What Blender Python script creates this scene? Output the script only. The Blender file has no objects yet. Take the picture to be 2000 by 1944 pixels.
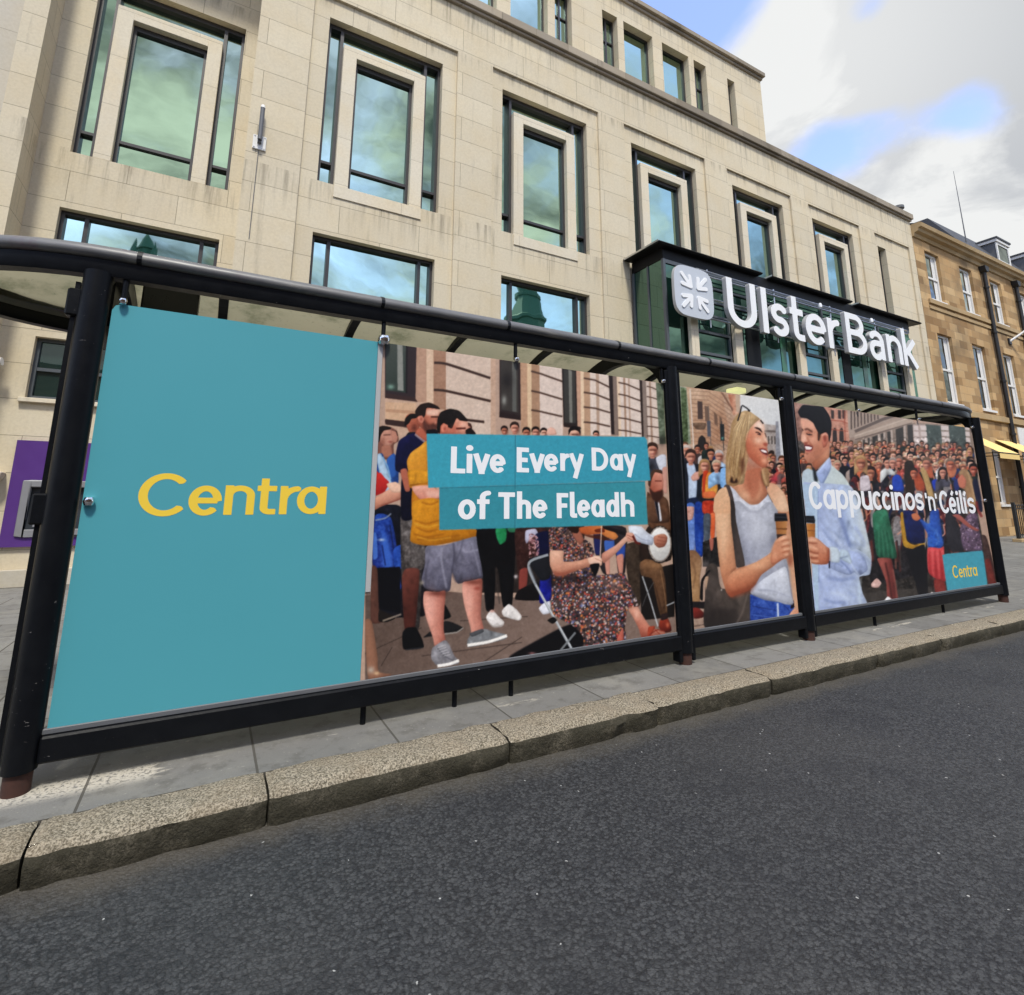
import bpy, bmesh, math, random
import numpy as np
from mathutils import Matrix, Vector
random.seed(4)
R_ = math.radians
SC = bpy.context.scene
# ---------------------------------------------------------------- camera
F_PX, PX, PY, EYE = 1040.4758, 989.9697, 774.4225, 1.216          # wide phone lens, off-centre crop (2000 x 1944)
CM = np.array([[0.8775123, 0.4697755, -0.0963484], [-0.479532, 0.8615049, -0.1669081], [0.0045953, 0.1926661, 0.9812536]])
cx_, cy_ = Vector(CM[:, 0]), Vector(CM[:, 1]); cx_.normalize(); cy_ = (cy_ - cx_ * cy_.dot(cx_)).normalized(); cz_ = cx_.cross(cy_)
cam = bpy.data.cameras.new('camera'); cam_o = bpy.data.objects.new('camera', cam); SC.collection.objects.link(cam_o)
cam_o.matrix_world = Matrix(((cx_.x, cz_.x, -cy_.x, 0), (cx_.y, cz_.y, -cy_.y, 0), (cx_.z, cz_.z, -cy_.z, EYE), (0, 0, 0, 1)))
cam.sensor_fit = 'HORIZONTAL'; cam.sensor_width = 36; cam.lens = F_PX / 2000 * 36
cam.shift_x = (1000 - PX) / 2000; cam.shift_y = -(972 - PY) / 2000
cam.clip_start = .05; cam.clip_end = 3000
SC.camera = cam_o
# ---------------------------------------------------------------- light: high hazy sun behind the camera, broken cloud
SC.view_settings.view_transform = 'Standard'; SC.view_settings.look = 'None'; SC.view_settings.exposure = 0; SC.view_settings.gamma = 1
SUN_EL, SUN_AZ = R_(58), R_(196)           # azimuth clockwise from +Y
sd = Vector((math.sin(SUN_AZ) * math.cos(SUN_EL), math.cos(SUN_AZ) * math.cos(SUN_EL), math.sin(SUN_EL)))
sun = bpy.data.lights.new('sun', 'SUN'); sun.energy = 3.7; sun.angle = R_(8); sun.color = (1, .965, .86)
so = bpy.data.objects.new('sun', sun); SC.collection.objects.link(so); so.rotation_euler = sd.to_track_quat('Z', 'Y').to_euler()
W = bpy.data.worlds.new('World'); SC.world = W; W.use_nodes = True

class NT:
    """tiny node tree writer"""
    def __init__(s, tree): s.t = tree; s.n = tree.nodes; s.l = tree.links
    def add(s, kind, **k):
        n = s.n.new(kind)
        for a, b in k.items(): setattr(n, a, b)
        return n
    def put(s, sock, v):
        if hasattr(v, 'is_output'): s.l.new(v, sock)
        elif isinstance(v, (tuple, list)) and len(v) == 3 and sock.type == 'RGBA': sock.default_value = (*v, 1)
        else: sock.default_value = v
    def math(s, op, a, b=0., c=0., clamp=False):
        n = s.add('ShaderNodeMath', operation=op, use_clamp=clamp)
        for i, v in enumerate((a, b, c)): s.put(n.inputs[i], v)
        return n.outputs[0]
    def vec(s, op, a, b=(0, 0, 0)):
        n = s.add('ShaderNodeVectorMath', operation=op); s.put(n.inputs[0], a); s.put(n.inputs[1], b)
        return n.outputs['Value'] if op in ('DOT_PRODUCT', 'LENGTH') else n.outputs[0]
    def scale(s, a, f):
        n = s.add('ShaderNodeVectorMath', operation='SCALE'); s.put(n.inputs[0], a); s.put(n.inputs[3], f); return n.outputs[0]
    def mix(s, f, a, b, mode='MIX'):
        n = s.add('ShaderNodeMix', data_type='RGBA', blend_type=mode); s.put(n.inputs[0], f); s.put(n.inputs[6], a); s.put(n.inputs[7], b); return n.outputs[2]
    def noise(s, v, sc, det=4., rough=.55, dist=0.):
        n = s.add('ShaderNodeTexNoise'); s.put(n.inputs['Vector'], v); n.inputs['Scale'].default_value = sc; n.inputs['Detail'].default_value = det; n.inputs['Roughness'].default_value = rough; n.inputs['Distortion'].default_value = dist
        return n.outputs['Fac']
    def ramp(s, f, lo, hi, a=0., b=1.):
        n = s.add('ShaderNodeMapRange'); s.put(n.inputs[0], f); 
        for i, v in enumerate((lo, hi, a, b)): n.inputs[i + 1].default_value = v
        n.interpolation_type = 'SMOOTHSTEP'; return n.outputs[0]
    def pos(s): return s.add('ShaderNodeNewGeometry').outputs['Position']
    def sep(s, v):
        n = s.add('ShaderNodeSeparateXYZ'); s.put(n.inputs[0], v); return n.outputs
    def comb(s, x, y, z=0.):
        n = s.add('ShaderNodeCombineXYZ')
        for i, v in enumerate((x, y, z)): s.put(n.inputs[i], v)
        return n.outputs[0]
    def bump(s, h, st=.5, d=.01, nrm=None):
        n = s.add('ShaderNodeBump'); n.inputs['Strength'].default_value = st; n.inputs['Distance'].default_value = d; s.put(n.inputs['Height'], h)
        if nrm: s.put(n.inputs['Normal'], nrm)
        return n.outputs[0]

def sky():
    T = NT(W.node_tree); T.n.clear()
    out = T.add('ShaderNodeOutputWorld'); bg = T.add('ShaderNodeBackground'); T.l.new(bg.outputs[0], out.inputs[0])
    st = T.add('ShaderNodeTexSky'); st.sky_type = 'NISHITA'; st.sun_disc = False; st.sun_elevation = SUN_EL; st.sun_rotation = SUN_AZ; st.ozone_density = 2.2; st.air_density = 1.
    clear = T.mix(1., st.outputs[0], (.47, .415, .435), 'MULTIPLY')
    d = T.vec('NORMALIZE', T.add('ShaderNodeTexCoord').outputs['Generated'])
    x, y, z = T.sep(d)
    zz = T.math('ADD', T.math('MAXIMUM', z, 0.), .22)
    p = T.comb(T.math('DIVIDE', x, zz), T.math('DIVIDE', y, zz), 0.)
    p = T.vec('ADD', p, (3.1, 1.7, 0))
    n1 = T.noise(p, 1.15, 7., .56, .25); n2 = T.noise(T.vec('ADD', p, (7, 3, 2)), 2.4, 7., .6, .6)
    cov = T.math('ADD', n1, 0.)
    def spot(v, k, a):
        nonlocal cov
        v = Vector(v).normalized()
        g = T.math('EXPONENT', T.math('MULTIPLY', T.math('SUBTRACT', T.vec('DOT_PRODUCT', d, tuple(v)), 1.), k))
        cov = T.math('ADD', cov, T.math('MULTIPLY', g, a))
    for v, k, a in SPOTS: spot(v, k, a)
    m = T.ramp(cov, .40, .57)
    n4 = T.noise(T.vec('ADD', p, (1, 9, 4)), 6.5, 6., .6, .4); lit = T.ramp(T.math('ADD', T.math('ADD', T.math('MULTIPLY', n2, .62), T.math('MULTIPLY', n4, .2)), T.math('MULTIPLY', n1, .25)), .43, .68)
    for v, k, a in SHADES:
        g = T.math('EXPONENT', T.math('MULTIPLY', T.math('SUBTRACT', T.vec('DOT_PRODUCT', d, tuple(Vector(v).normalized())), 1.), k)); lit = T.math('ADD', lit, T.math('MULTIPLY', g, a))
    lit = T.math('MAXIMUM', lit, 0.)
    glow = T.math('EXPONENT', T.math('MULTIPLY', T.math('SUBTRACT', T.vec('DOT_PRODUCT', d, tuple(Vector(GLOW).normalized())), 1.), 22.))
    lit = T.math('ADD', lit, T.math('MULTIPLY', glow, .8), clamp=True)
    cloud = T.mix(lit, T.mix(T.ramp(y, -.35, .25), (.13, .15, .15), (.45, .475, .52)), T.mix(T.ramp(y, -.35, .25), (1.15, 1.18, 1.04), (.88, .89, .885)))
    col = T.mix(m, clear, cloud)
    ground = T.mix(T.ramp(z, -.06, .0), (.10, .10, .10), col)
    T.put(bg.inputs[0], ground); bg.inputs[1].default_value = 1.0
GLOW = (0.6815, 0.3574, 0.6386)
SPOTS = [((0.7560, 0.3972, 0.5202), 420, -.36), ((0.8272, 0.2459, 0.5054), 600, -.30), ((0.7093, 0.2939, 0.6407), 1200, -.22), ((0.7962, 0.3137, 0.5173), 500, -.20), ((0.5736, 0.4239, 0.7009), 500, -.15), ((0.6771, 0.3740, 0.6337), 110, .16), ((0.7691, 0.2388, 0.5928), 60, .30), ((0.8619, 0.3009, 0.4082), 90, .14)]
SHADES = [((0.7865, 0.2321, 0.5724), 45, -1.1), ((0.6676, 0.3663, 0.6482), 150, .6), ((0.8782, 0.2809, 0.3871), 90, .45), ((0.8251, 0.3651, 0.4311), 120, .35), ((0.6131, 0.4143, 0.6726), 200, .3)]
sky()

# ---------------------------------------------------------------- helpers
COL = SC.collection
MATS = {}
def link(o, parent=None):
    COL.objects.link(o)
    if parent is not None: o.parent = parent
    return o
def tag(o, label=None, cat=None, group=None, kind=None):
    for k, v in (('label', label), ('category', cat), ('group', group), ('kind', kind)):
        if v: o[k] = v
    return o
def thing(name, loc, label, cat, group=None):
    o = bpy.data.objects.new(name, None); o.location = loc; o.empty_display_size = .2
    return tag(link(o), label, cat, group)
def org(parent):
    v = Vector((0, 0, 0))
    while parent is not None: v += parent.location; parent = parent.parent
    return v
class MB:
    def __init__(s): s.v = []; s.f = []; s.m = []
    def face(s, pts, m=0):
        i = len(s.v); s.v += [tuple(p) for p in pts]; s.f.append(tuple(range(i, i + len(pts)))); s.m.append(m); return s
    def box(s, x0, x1, y0, y1, z0, z1, m=0, skip=''):
        i = len(s.v)
        s.v += [(x0, y0, z0), (x1, y0, z0), (x1, y1, z0), (x0, y1, z0), (x0, y0, z1), (x1, y0, z1), (x1, y1, z1), (x0, y1, z1)]
        for k, q in (('b', (0, 3, 2, 1)), ('t', (4, 5, 6, 7)), ('f', (0, 1, 5, 4)), ('k', (2, 3, 7, 6)), ('l', (3, 0, 4, 7)), ('r', (1, 2, 6, 5))):
            if k not in skip: s.f.append(tuple(i + j for j in q)); s.m.append(m)
        return s
    def tube(s, pts, r, n=12, m=0, caps=True, r2=None):
        pts = [Vector(p) for p in pts]; N = len(pts); i0 = len(s.v); up = None
        for k, p in enumerate(pts):
            t = (pts[min(k + 1, N - 1)] - pts[max(k - 1, 0)]).normalized()
            if up is None:
                up = Vector((0, 0, 1)) if abs(t.z) < .9 else Vector((1, 0, 0))
            a = t.cross(up).normalized(); b = a.cross(t).normalized(); up = b
            rr = r if r2 is None else r + (r2 - r) * k / (N - 1)
            for j in range(n):
                w = 2 * math.pi * j / n
                s.v.append(tuple(p + a * (rr * math.cos(w)) + b * (rr * math.sin(w))))
        for k in range(N - 1):
            for j in range(n):
                a, b = i0 + k * n + j, i0 + k * n + (j + 1) % n
                s.f.append((a, b, b + n, a + n)); s.m.append(m)
        if caps:
            s.f.append(tuple(i0 + j for j in reversed(range(n)))); s.m.append(m)
            s.f.append(tuple(i0 + (N - 1) * n + j for j in range(n))); s.m.append(m)
        return s
    def lathe(s, prof, c, n=24, m=0):
        i0 = len(s.v)
        for r, z in prof:
            for j in range(n):
                w = 2 * math.pi * j / n; s.v.append((c[0] + r * math.cos(w), c[1] + r * math.sin(w), c[2] + z))
        for k in range(len(prof) - 1):
            for j in range(n):
                a, b = i0 + k * n + j, i0 + k * n + (j + 1) % n
                s.f.append((a, b, b + n, a + n)); s.m.append(m)
        return s
    def prism(s, poly, axis, a, b, m=0):
        """polygon extruded along an axis: poly in the two other axes (x: y,z  y: x,z  z: x,y)"""
        def P3(u, v, t): return {'x': (t, u, v), 'y': (u, t, v), 'z': (u, v, t)}[axis]
        n = len(poly); i = len(s.v)
        s.v += [P3(u, v, a) for u, v in poly] + [P3(u, v, b) for u, v in poly]
        s.f.append(tuple(range(i, i + n))); s.f.append(tuple(range(i + 2 * n - 1, i + n - 1, -1))); s.m += [m, m]
        for k in range(n):
            l = (k + 1) % n; s.f.append((i + k, i + l, i + n + l, i + n + k)); s.m.append(m)
        return s
    def build(s, name, mats, parent=None, smooth=False, bevel=0., seg=1):
        o0 = org(parent); me = bpy.data.meshes.new(name)
        me.from_pydata([(a - o0.x, b - o0.y, c - o0.z) for a, b, c in s.v], [], s.f)
        for mm in (mats if isinstance(mats, (list, tuple)) else [mats]): me.materials.append(mm)
        me.polygons.foreach_set('material_index', s.m)
        bm = bmesh.new(); bm.from_mesh(me); bmesh.ops.recalc_face_normals(bm, faces=bm.faces)
        if bevel:
            bmesh.ops.remove_doubles(bm, verts=bm.verts, dist=1e-5)
            es = [e for e in bm.edges if len(e.link_faces) == 2 and e.calc_face_angle(0) > .5]
            bmesh.ops.bevel(bm, geom=es, offset=bevel, segments=seg, affect='EDGES', clamp_overlap=True)
        bm.to_mesh(me); bm.free()
        if smooth:
            me.polygons.foreach_set('use_smooth', [True] * len(me.polygons))
            me.set_sharp_from_angle(angle=R_(40))
        me.update()
        return link(bpy.data.objects.new(name, me), parent)
def wall(mb, y, x0, x1, z0, z1, holes, m=0):
    """sheet on the plane Y=y with rectangular openings"""
    xs = sorted({x0, x1, *[min(max(h[i], x0), x1) for h in holes for i in (0, 1)]}); zs = sorted({z0, z1, *[min(max(h[i], z0), z1) for h in holes for i in (2, 3)]})
    for a, b in zip(xs, xs[1:]):
        run = None
        for c, d in zip(zs, zs[1:]):
            mx, mz = (a + b) / 2, (c + d) / 2
            if any(h[0] < mx < h[1] and h[2] < mz < h[3] for h in holes): continue
            mb.face([(a, y, c), (b, y, c), (b, y, d), (a, y, d)], m)
def reveal(mb, y0, y1, h, m=0, sides='lrtb'):
    a, b, c, d = h
    if 'l' in sides: mb.face([(a, y0, c), (a, y1, c), (a, y1, d), (a, y0, d)], m)
    if 'r' in sides: mb.face([(b, y0, c), (b, y0, d), (b, y1, d), (b, y1, c)], m)
    if 't' in sides: mb.face([(a, y0, d), (a, y1, d), (b, y1, d), (b, y0, d)], m)
    if 'b' in sides: mb.face([(a, y0, c), (b, y0, c), (b, y1, c), (a, y1, c)], m)
def ring(mb, a, b, c, d, w, y0, y1, m=0):
    """rectangular frame, members butted"""
    mb.box(a, a + w, y0, y1, c, d, m); mb.box(b - w, b, y0, y1, c, d, m); mb.box(a + w, b - w, y0, y1, d - w, d, m); mb.box(a + w, b - w, y0, y1, c, c + w, m)

# ---------------------------------------------------------------- materials
def M(name):
    m = bpy.data.materials.new(name); m.use_nodes = True; T = NT(m.node_tree); b = m.node_tree.nodes['Principled BSDF']
    MATS[name] = m
    return m, T, b
def plain(name, c, rough=.5, metal=0., spec=.5, var=.12, sc=6., bump=0., coat=0.):
    m, T, b = M(name); p = T.pos()
    n = T.noise(p, sc, 5., .6)
    T.put(b.inputs['Base Color'], T.mix(n, tuple(v * (1 - var) for v in c), tuple(min(v * (1 + var), 1) for v in c)))
    T.put(b.inputs['Roughness'], T.math('ADD', T.math('MULTIPLY', n, .2), rough - .1, clamp=True)); b.inputs['Metallic'].default_value = metal; b.inputs['Specular IOR Level'].default_value = spec
    b.inputs['Coat Weight'].default_value = coat
    if bump: T.put(b.inputs['Normal'], T.bump(T.noise(p, sc * 8, 4.), .4, bump))
    return m
def stone(name, c, cw, bw, bh, z0, x0=0., var=.10, joint=.006, jc=.45, off=.5, streak=.22, rough=.85, patch=0., warm=(1, .9, .72), runs=()):
    m, T, b = M(name); x, y, z = T.sep(T.pos())
    u = T.math('ADD', x, T.math('MULTIPLY', y, 1.0)); 
    v3 = T.comb(T.math('SUBTRACT', u, x0), T.math('SUBTRACT', z, z0), 0.)
    br = T.add('ShaderNodeTexBrick'); T.put(br.inputs['Vector'], v3); br.offset = off; br.squash = 1.
    br.inputs['Scale'].default_value = 1.; br.inputs['Brick Width'].default_value = bw; br.inputs['Row Height'].default_value = bh; br.inputs['Mortar Size'].default_value = joint; br.inputs['Mortar Smooth'].default_value = .3; br.inputs['Bias'].default_value = 0.
    br.inputs['Color1'].default_value = (0, 0, 0, 1); br.inputs['Color2'].default_value = (1, 1, 1, 1); br.inputs['Mortar'].default_value = (.5, .5, .5, 1)
    f = T.sep(br.outputs['Color'])[0]
    base = T.mix(f, tuple(k * (1 - var) for k in c), cw)
    p = T.comb(x, y, z)
    n = T.noise(p, 1.1, 6., .62); g = T.noise(p, 26., 5., .7)
    base = T.mix(T.ramp(n, .35, .75, 0., .55), base, T.mix(1., base, warm, 'MULTIPLY'))
    base = T.mix(T.ramp(g, .3, .75, 0., .18), base, (.25, .2, .13))
    sv = T.comb(T.math('MULTIPLY', u, 5.), T.math('MULTIPLY', y, 5.), T.math('MULTIPLY', z, .45))
    s = T.noise(sv, 1.0, 6., .7)
    base = T.mix(T.ramp(s, .56, .82, 0., streak), base, (.16, .14, .11))
    if patch:
        base = T.mix(T.ramp(T.noise(T.vec('ADD', p, (5, 5, 5)), .55, 5., .6), .52, .72, 0., patch), base, (.10, .085, .06))
    if runs:
        sf = T.noise(T.comb(T.math('MULTIPLY', u, 9.), T.math('MULTIPLY', y, 9.), T.math('MULTIPLY', z, .5)), 1.0, 5., .7)
        for zt, ln in runs:
            k = T.math('MULTIPLY', T.ramp(z, zt - ln, zt, 0., 1.), T.math('LESS_THAN', z, zt + .01))
            base = T.mix(T.math('MULTIPLY', k, T.ramp(sf, .44, .72, 0., .62)), base, (.15, .125, .09))
    base = T.mix(T.math('MULTIPLY', br.outputs['Fac'], 1 - jc), base, (.2, .17, .12))
    T.put(b.inputs['Base Color'], base); b.inputs['Roughness'].default_value = rough; b.inputs['Specular IOR Level'].default_value = .25
    h = T.math('SUBTRACT', T.math('ADD', T.math('MULTIPLY', g, .25), T.math('MULTIPLY', f, .12)), br.outputs['Fac'])
    T.put(b.inputs['Normal'], T.bump(h, .55, .012))
    return m
def glass(name, tint, dark, refl=.8, rough=.015, wob=.0006):
    """window pane seen from the street: tinted mirror over a dim room"""
    m, T, b = M(name); T.n.remove(b); out = [n for n in T.n if n.type == 'OUTPUT_MATERIAL'][0]
    g = T.add('ShaderNodeBsdfGlossy'); d = T.add('ShaderNodeBsdfDiffuse'); mx = T.add('ShaderNodeMixShader')
    T.put(g.inputs['Color'], tint); g.inputs['Roughness'].default_value = rough
    T.put(d.inputs['Color'], dark); p = T.pos()
    nb = T.bump(T.noise(p, .9, 2., .5), 1., wob * 10); T.put(g.inputs['Normal'], nb)
    fr = T.add('ShaderNodeLayerWeight'); fr.inputs[0].default_value = .35
    T.put(mx.inputs[0], T.math('ADD', refl, T.math('MULTIPLY', fr.outputs['Fresnel'], 1 - refl), clamp=True))
    T.l.new(d.outputs[0], mx.inputs[1]); T.l.new(g.outputs[0], mx.inputs[2]); T.l.new(mx.outputs[0], out.inputs[0])
    return m
m_stone = stone('cream_ashlar', (.635, .56, .42), (.665, .59, .445), 1.5, .538, 5.346 - .538 * 20, .2, runs=((11.80, 1.0), (6.80, .95), (10.66, .35), (16.0, .7)), var=.045, joint=.0045, jc=.2, streak=.5, warm=(.98, .91, .78))
m_surround = stone('smooth_cream_stone', (.69, .625, .495), (.705, .64, .51), 2.6, .95, .2, .1, var=.04, joint=.004, streak=.22)
m_grey = stone('pale_grey_stone', (.50, .47, .40), (.56, .52, .45), 1.4, .7, 0, .3, var=.05, joint=.004)
m_sand = stone('golden_sandstone', (.29, .172, .073), (.58, .40, .205), .62, .31, .03, .1, var=.12, joint=.006, streak=.30, patch=.45, warm=(1., .82, .6))
m_trim = stone('sandstone_trim', (.40, .285, .15), (.50, .37, .21), 1.2, 2., .03, .1, var=.06, joint=.004, streak=.45, patch=.4)
m_ledge = stone('weathered_ledge', (.26, .225, .18), (.38, .33, .265), .9, 2., 5, .2, var=.2, joint=.012, streak=.65, patch=.7)
m_frame = plain('dark_bronze_frame', (.035, .032, .033), .4, var=.2)
m_greyframe = plain('slate_grey_frame', (.075, .085, .095), .45)
m_white = plain('white_paint', (.72, .71, .68), .45, var=.06)
m_black = plain('black_gloss_paint', (.008, .009, .011), .3, spec=.35, var=.4, sc=14)
m_slate = plain('roof_slate', (.05, .052, .058), .6, var=.3, sc=20)
m_lead = plain('lead_grey', (.11, .115, .125), .55, var=.2)
m_canopy = plain('black_canopy', (.006, .006, .007), .5, spec=.2, var=.3)
m_steel = plain('brushed_steel', (.55, .56, .57), .3, metal=1., var=.1)
m_chrome = plain('chrome', (.8, .8, .8), .12, metal=1., var=.05)
m_sign = plain('white_sign_face', (.82, .83, .84), .35, var=.03)
m_letterside = plain('letter_side', (.42, .42, .42), .4, var=.05)
m_logo = plain('silver_logo_plate', (.50, .535, .585), .35, var=.02, sc=2)
m_purple = plain('purple_panel', (.085, .03, .19), .35, var=.08)
m_screen = plain('dark_screen', (.03, .035, .04), .15, var=.1)
m_key = plain('grey_keys', (.22, .22, .23), .4)
m_awn = plain('yellow_canvas', (.80, .58, .22), .8, var=.06)
m_iron = plain('black_iron', (.012, .012, .013), .5, var=.3)
m_rust = plain('rusty_foot', (.045, .016, .010), .85, var=.5, sc=30)
m_copper = plain('green_copper', (.05, .16, .12), .6, var=.3)
m_brickfar = stone('street_brick', (.20, .09, .06), (.3, .16, .1), .5, .2, 0, 0, var=.15)
m_glass = glass('window_glass', (.50, .68, .57), (.010, .03, .026), .8)
m_glassdk = glass('lobby_glass', (.17, .29, .255), (.003, .018, .012), .6)
m_glasssm = glass('small_pane', (.25, .3, .3), (.02, .04, .035), .25)
m_glassn = glass('sash_glass', (.42, .46, .47), (.02, .022, .022), .4, wob=.002)
m_green = plain('green_glass_edge', (.04, .15, .08), .2, var=.2)
# ---------------------------------------------------------------- setting: ground, road, pavement, kerb
def road_mat():
    m, T, b = M('asphalt'); p = T.pos()
    vo = T.add('ShaderNodeTexVoronoi'); nn = T.add('ShaderNodeTexNoise'); T.put(nn.inputs['Vector'], p); nn.inputs['Scale'].default_value = 70.; T.put(vo.inputs['Vector'], T.vec('ADD', p, T.scale(nn.outputs['Color'], .016))); vo.inputs['Scale'].default_value = 74.; vo.inputs['Randomness'].default_value = 1.
    v2 = T.add('ShaderNodeTexVoronoi'); T.put(v2.inputs['Vector'], p); v2.inputs['Scale'].default_value = 175.
    tone = T.sep(vo.outputs['Color'])[0]
    n = T.noise(p, .7, 6., .6); n2 = T.noise(p, 3.1, 5., .6, .4); fine = T.noise(p, 300., 3., .6)
    c = T.mix(tone, (.019, .0205, .0225), (.062, .064, .066))
    c = T.mix(T.ramp(vo.outputs['Distance'], .38, .8, 0., .8), c, (.010, .010, .011))
    c = T.mix(T.ramp(n2, .48, .75, 0., .5), c, (.014, .015, .018)); n3 = T.noise(T.comb(T.math('MULTIPLY', T.sep(p)[0], .35), T.sep(p)[1], 0.), 1.6, 5., .6); c = T.mix(T.ramp(n3, .55, .75, 0., .35), c, (.010, .011, .015))
    c = T.mix(T.ramp(n, .4, .7, 0., .3), c, (.055, .054, .052))
    spk = T.math('MULTIPLY', T.math('GREATER_THAN', T.sep(vo.outputs['Color'])[1], .9975), T.math('LESS_THAN', vo.outputs['Distance'], .32))
    c = T.mix(T.math('MULTIPLY', spk, .8), c, (.42, .42, .40))
    x, y, z = T.sep(p)
    c = T.mix(T.math('MULTIPLY', T.ramp(T.math('ADD', y, T.math('MULTIPLY', T.noise(p, 5., 4.), .25)), 2.60, 2.82), .5), c, (.11, .095, .07))
    T.put(b.inputs['Base Color'], c); T.put(b.inputs['Roughness'], T.math('ADD', T.math('MULTIPLY', fine, .3), .5)); b.inputs['Specular IOR Level'].default_value = .4
    flat = T.math('MINIMUM', T.math('SUBTRACT', .8, vo.outputs['Distance']), .42); fl2 = T.math('MINIMUM', T.math('SUBTRACT', .8, v2.outputs['Distance']), .45)
    h = T.math('ADD', flat, T.math('ADD', T.math('MULTIPLY', tone, .30), T.math('MULTIPLY', fl2, .5)))
    T.put(b.inputs['Normal'], T.bump(T.math('ADD', h, T.math('MULTIPLY', fine, .30)), .7, .007))
    return m
def pave_mat():
    m, T, b = M('paving_flags'); p = T.pos(); x, y, z = T.sep(p)
    br = T.add('ShaderNodeTexBrick'); T.put(br.inputs['Vector'], T.comb(T.math('ADD', x, .055), T.math('SUBTRACT', y, 2.9), 0.)); br.offset = .45
    for k, v in (('Scale', 1.), ('Brick Width', .66), ('Row Height', .62), ('Mortar Size', .006), ('Mortar Smooth', .2), ('Bias', 0.)): br.inputs[k].default_value = v
    br.inputs['Color1'].default_value = (0, 0, 0, 1); br.inputs['Color2'].default_value = (1, 1, 1, 1)
    f = T.sep(br.outputs['Color'])[0]
    g = T.noise(p, 160., 4., .7); n = T.noise(p, 2.2, 6., .6)
    c = T.mix(f, (.155, .152, .143), (.225, .22, .205)); c = T.mix(T.ramp(g, .3, .7, 0., .5), c, (.12, .115, .105)); c = T.mix(T.ramp(n, .45, .75, 0., .45), c, (.27, .255, .215)); c = T.mix(T.ramp(T.noise(p, 7., 6., .7), .48, .66, 0., .55), c, (.085, .08, .07)); c = T.mix(T.ramp(T.noise(p, 38., 4., .6), .62, .70, 0., .5), c, (.33, .31, .27))
    # old mortar smears along the shelter foot
    sm = T.math('MULTIPLY', T.ramp(T.math('ABSOLUTE', T.math('SUBTRACT', y, 3.16)), .02, .12, 1., 0.), T.ramp(T.math('ADD', T.noise(T.comb(T.math('MULTIPLY', x, 1.), T.math('MULTIPLY', y, 3.), 0.), 2.4, 4., .6), T.ramp(x, -.25, .06, .22, -.10)), .50, .58))
    sm = T.math('MULTIPLY', sm, T.ramp(T.noise(p, 60., 4., .6), .36, .5))
    c = T.mix(T.math('MULTIPLY', sm, .8), c, (.52, .48, .40))
    c = T.mix(T.math('MULTIPLY', br.outputs['Fac'], .85), c, (.06, .055, .045))
    T.put(b.inputs['Base Color'], c); b.inputs['Roughness'].default_value = .85; b.inputs['Specular IOR Level'].default_value = .3
    T.put(b.inputs['Normal'], T.bump(T.math('SUBTRACT', T.math('ADD', T.math('MULTIPLY', g, .3), T.math('MULTIPLY', sm, .8)), br.outputs['Fac']), .6, .006))
    return m
def kerb_mat(name, dirt_and_shade):
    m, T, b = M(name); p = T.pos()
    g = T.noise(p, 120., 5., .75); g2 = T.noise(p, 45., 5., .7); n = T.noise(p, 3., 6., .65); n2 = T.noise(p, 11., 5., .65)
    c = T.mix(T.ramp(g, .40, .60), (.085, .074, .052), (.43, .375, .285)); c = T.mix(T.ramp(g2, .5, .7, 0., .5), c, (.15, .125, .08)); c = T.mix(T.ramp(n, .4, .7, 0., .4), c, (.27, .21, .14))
    if dirt_and_shade: c = T.mix(T.ramp(T.math('ADD', T.math('MULTIPLY', n, .5), T.math('MULTIPLY', n2, .5)), .28, .55, .6, .96), c, (.034, .031, .020))  # front face: dirt, with its shade put into the colour as well
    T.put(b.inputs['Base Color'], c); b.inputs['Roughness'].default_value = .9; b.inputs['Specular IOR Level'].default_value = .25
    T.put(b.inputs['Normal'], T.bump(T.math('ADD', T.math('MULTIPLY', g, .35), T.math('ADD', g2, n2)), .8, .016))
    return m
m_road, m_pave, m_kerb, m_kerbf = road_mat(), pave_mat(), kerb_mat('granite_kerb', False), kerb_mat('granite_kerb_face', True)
m_earth = plain('dark_earth', (.07, .065, .06), .9, var=.2, sc=2)
mb = MB(); mb.face([(-900, -900, -.132), (900, -900, -.132), (900, 900, -.132), (-900, 900, -.132)]); tag(mb.build('ground', m_earth), kind='structure')
mb = MB(); mb.face([(-120, -8.2, -.12), (200, -8.2, -.12), (200, 2.72, -.12), (-120, 2.72, -.12)]); tag(mb.build('road', m_road), kind='structure')
mb = MB(); mb.box(-80, 120, 2.905, 14, -.10, 0, skip='b'); mb.box(-80, 120, -14, -8.2, -.128, 0, skip='b'); tag(mb.build('pavement', m_pave), kind='structure')
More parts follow.
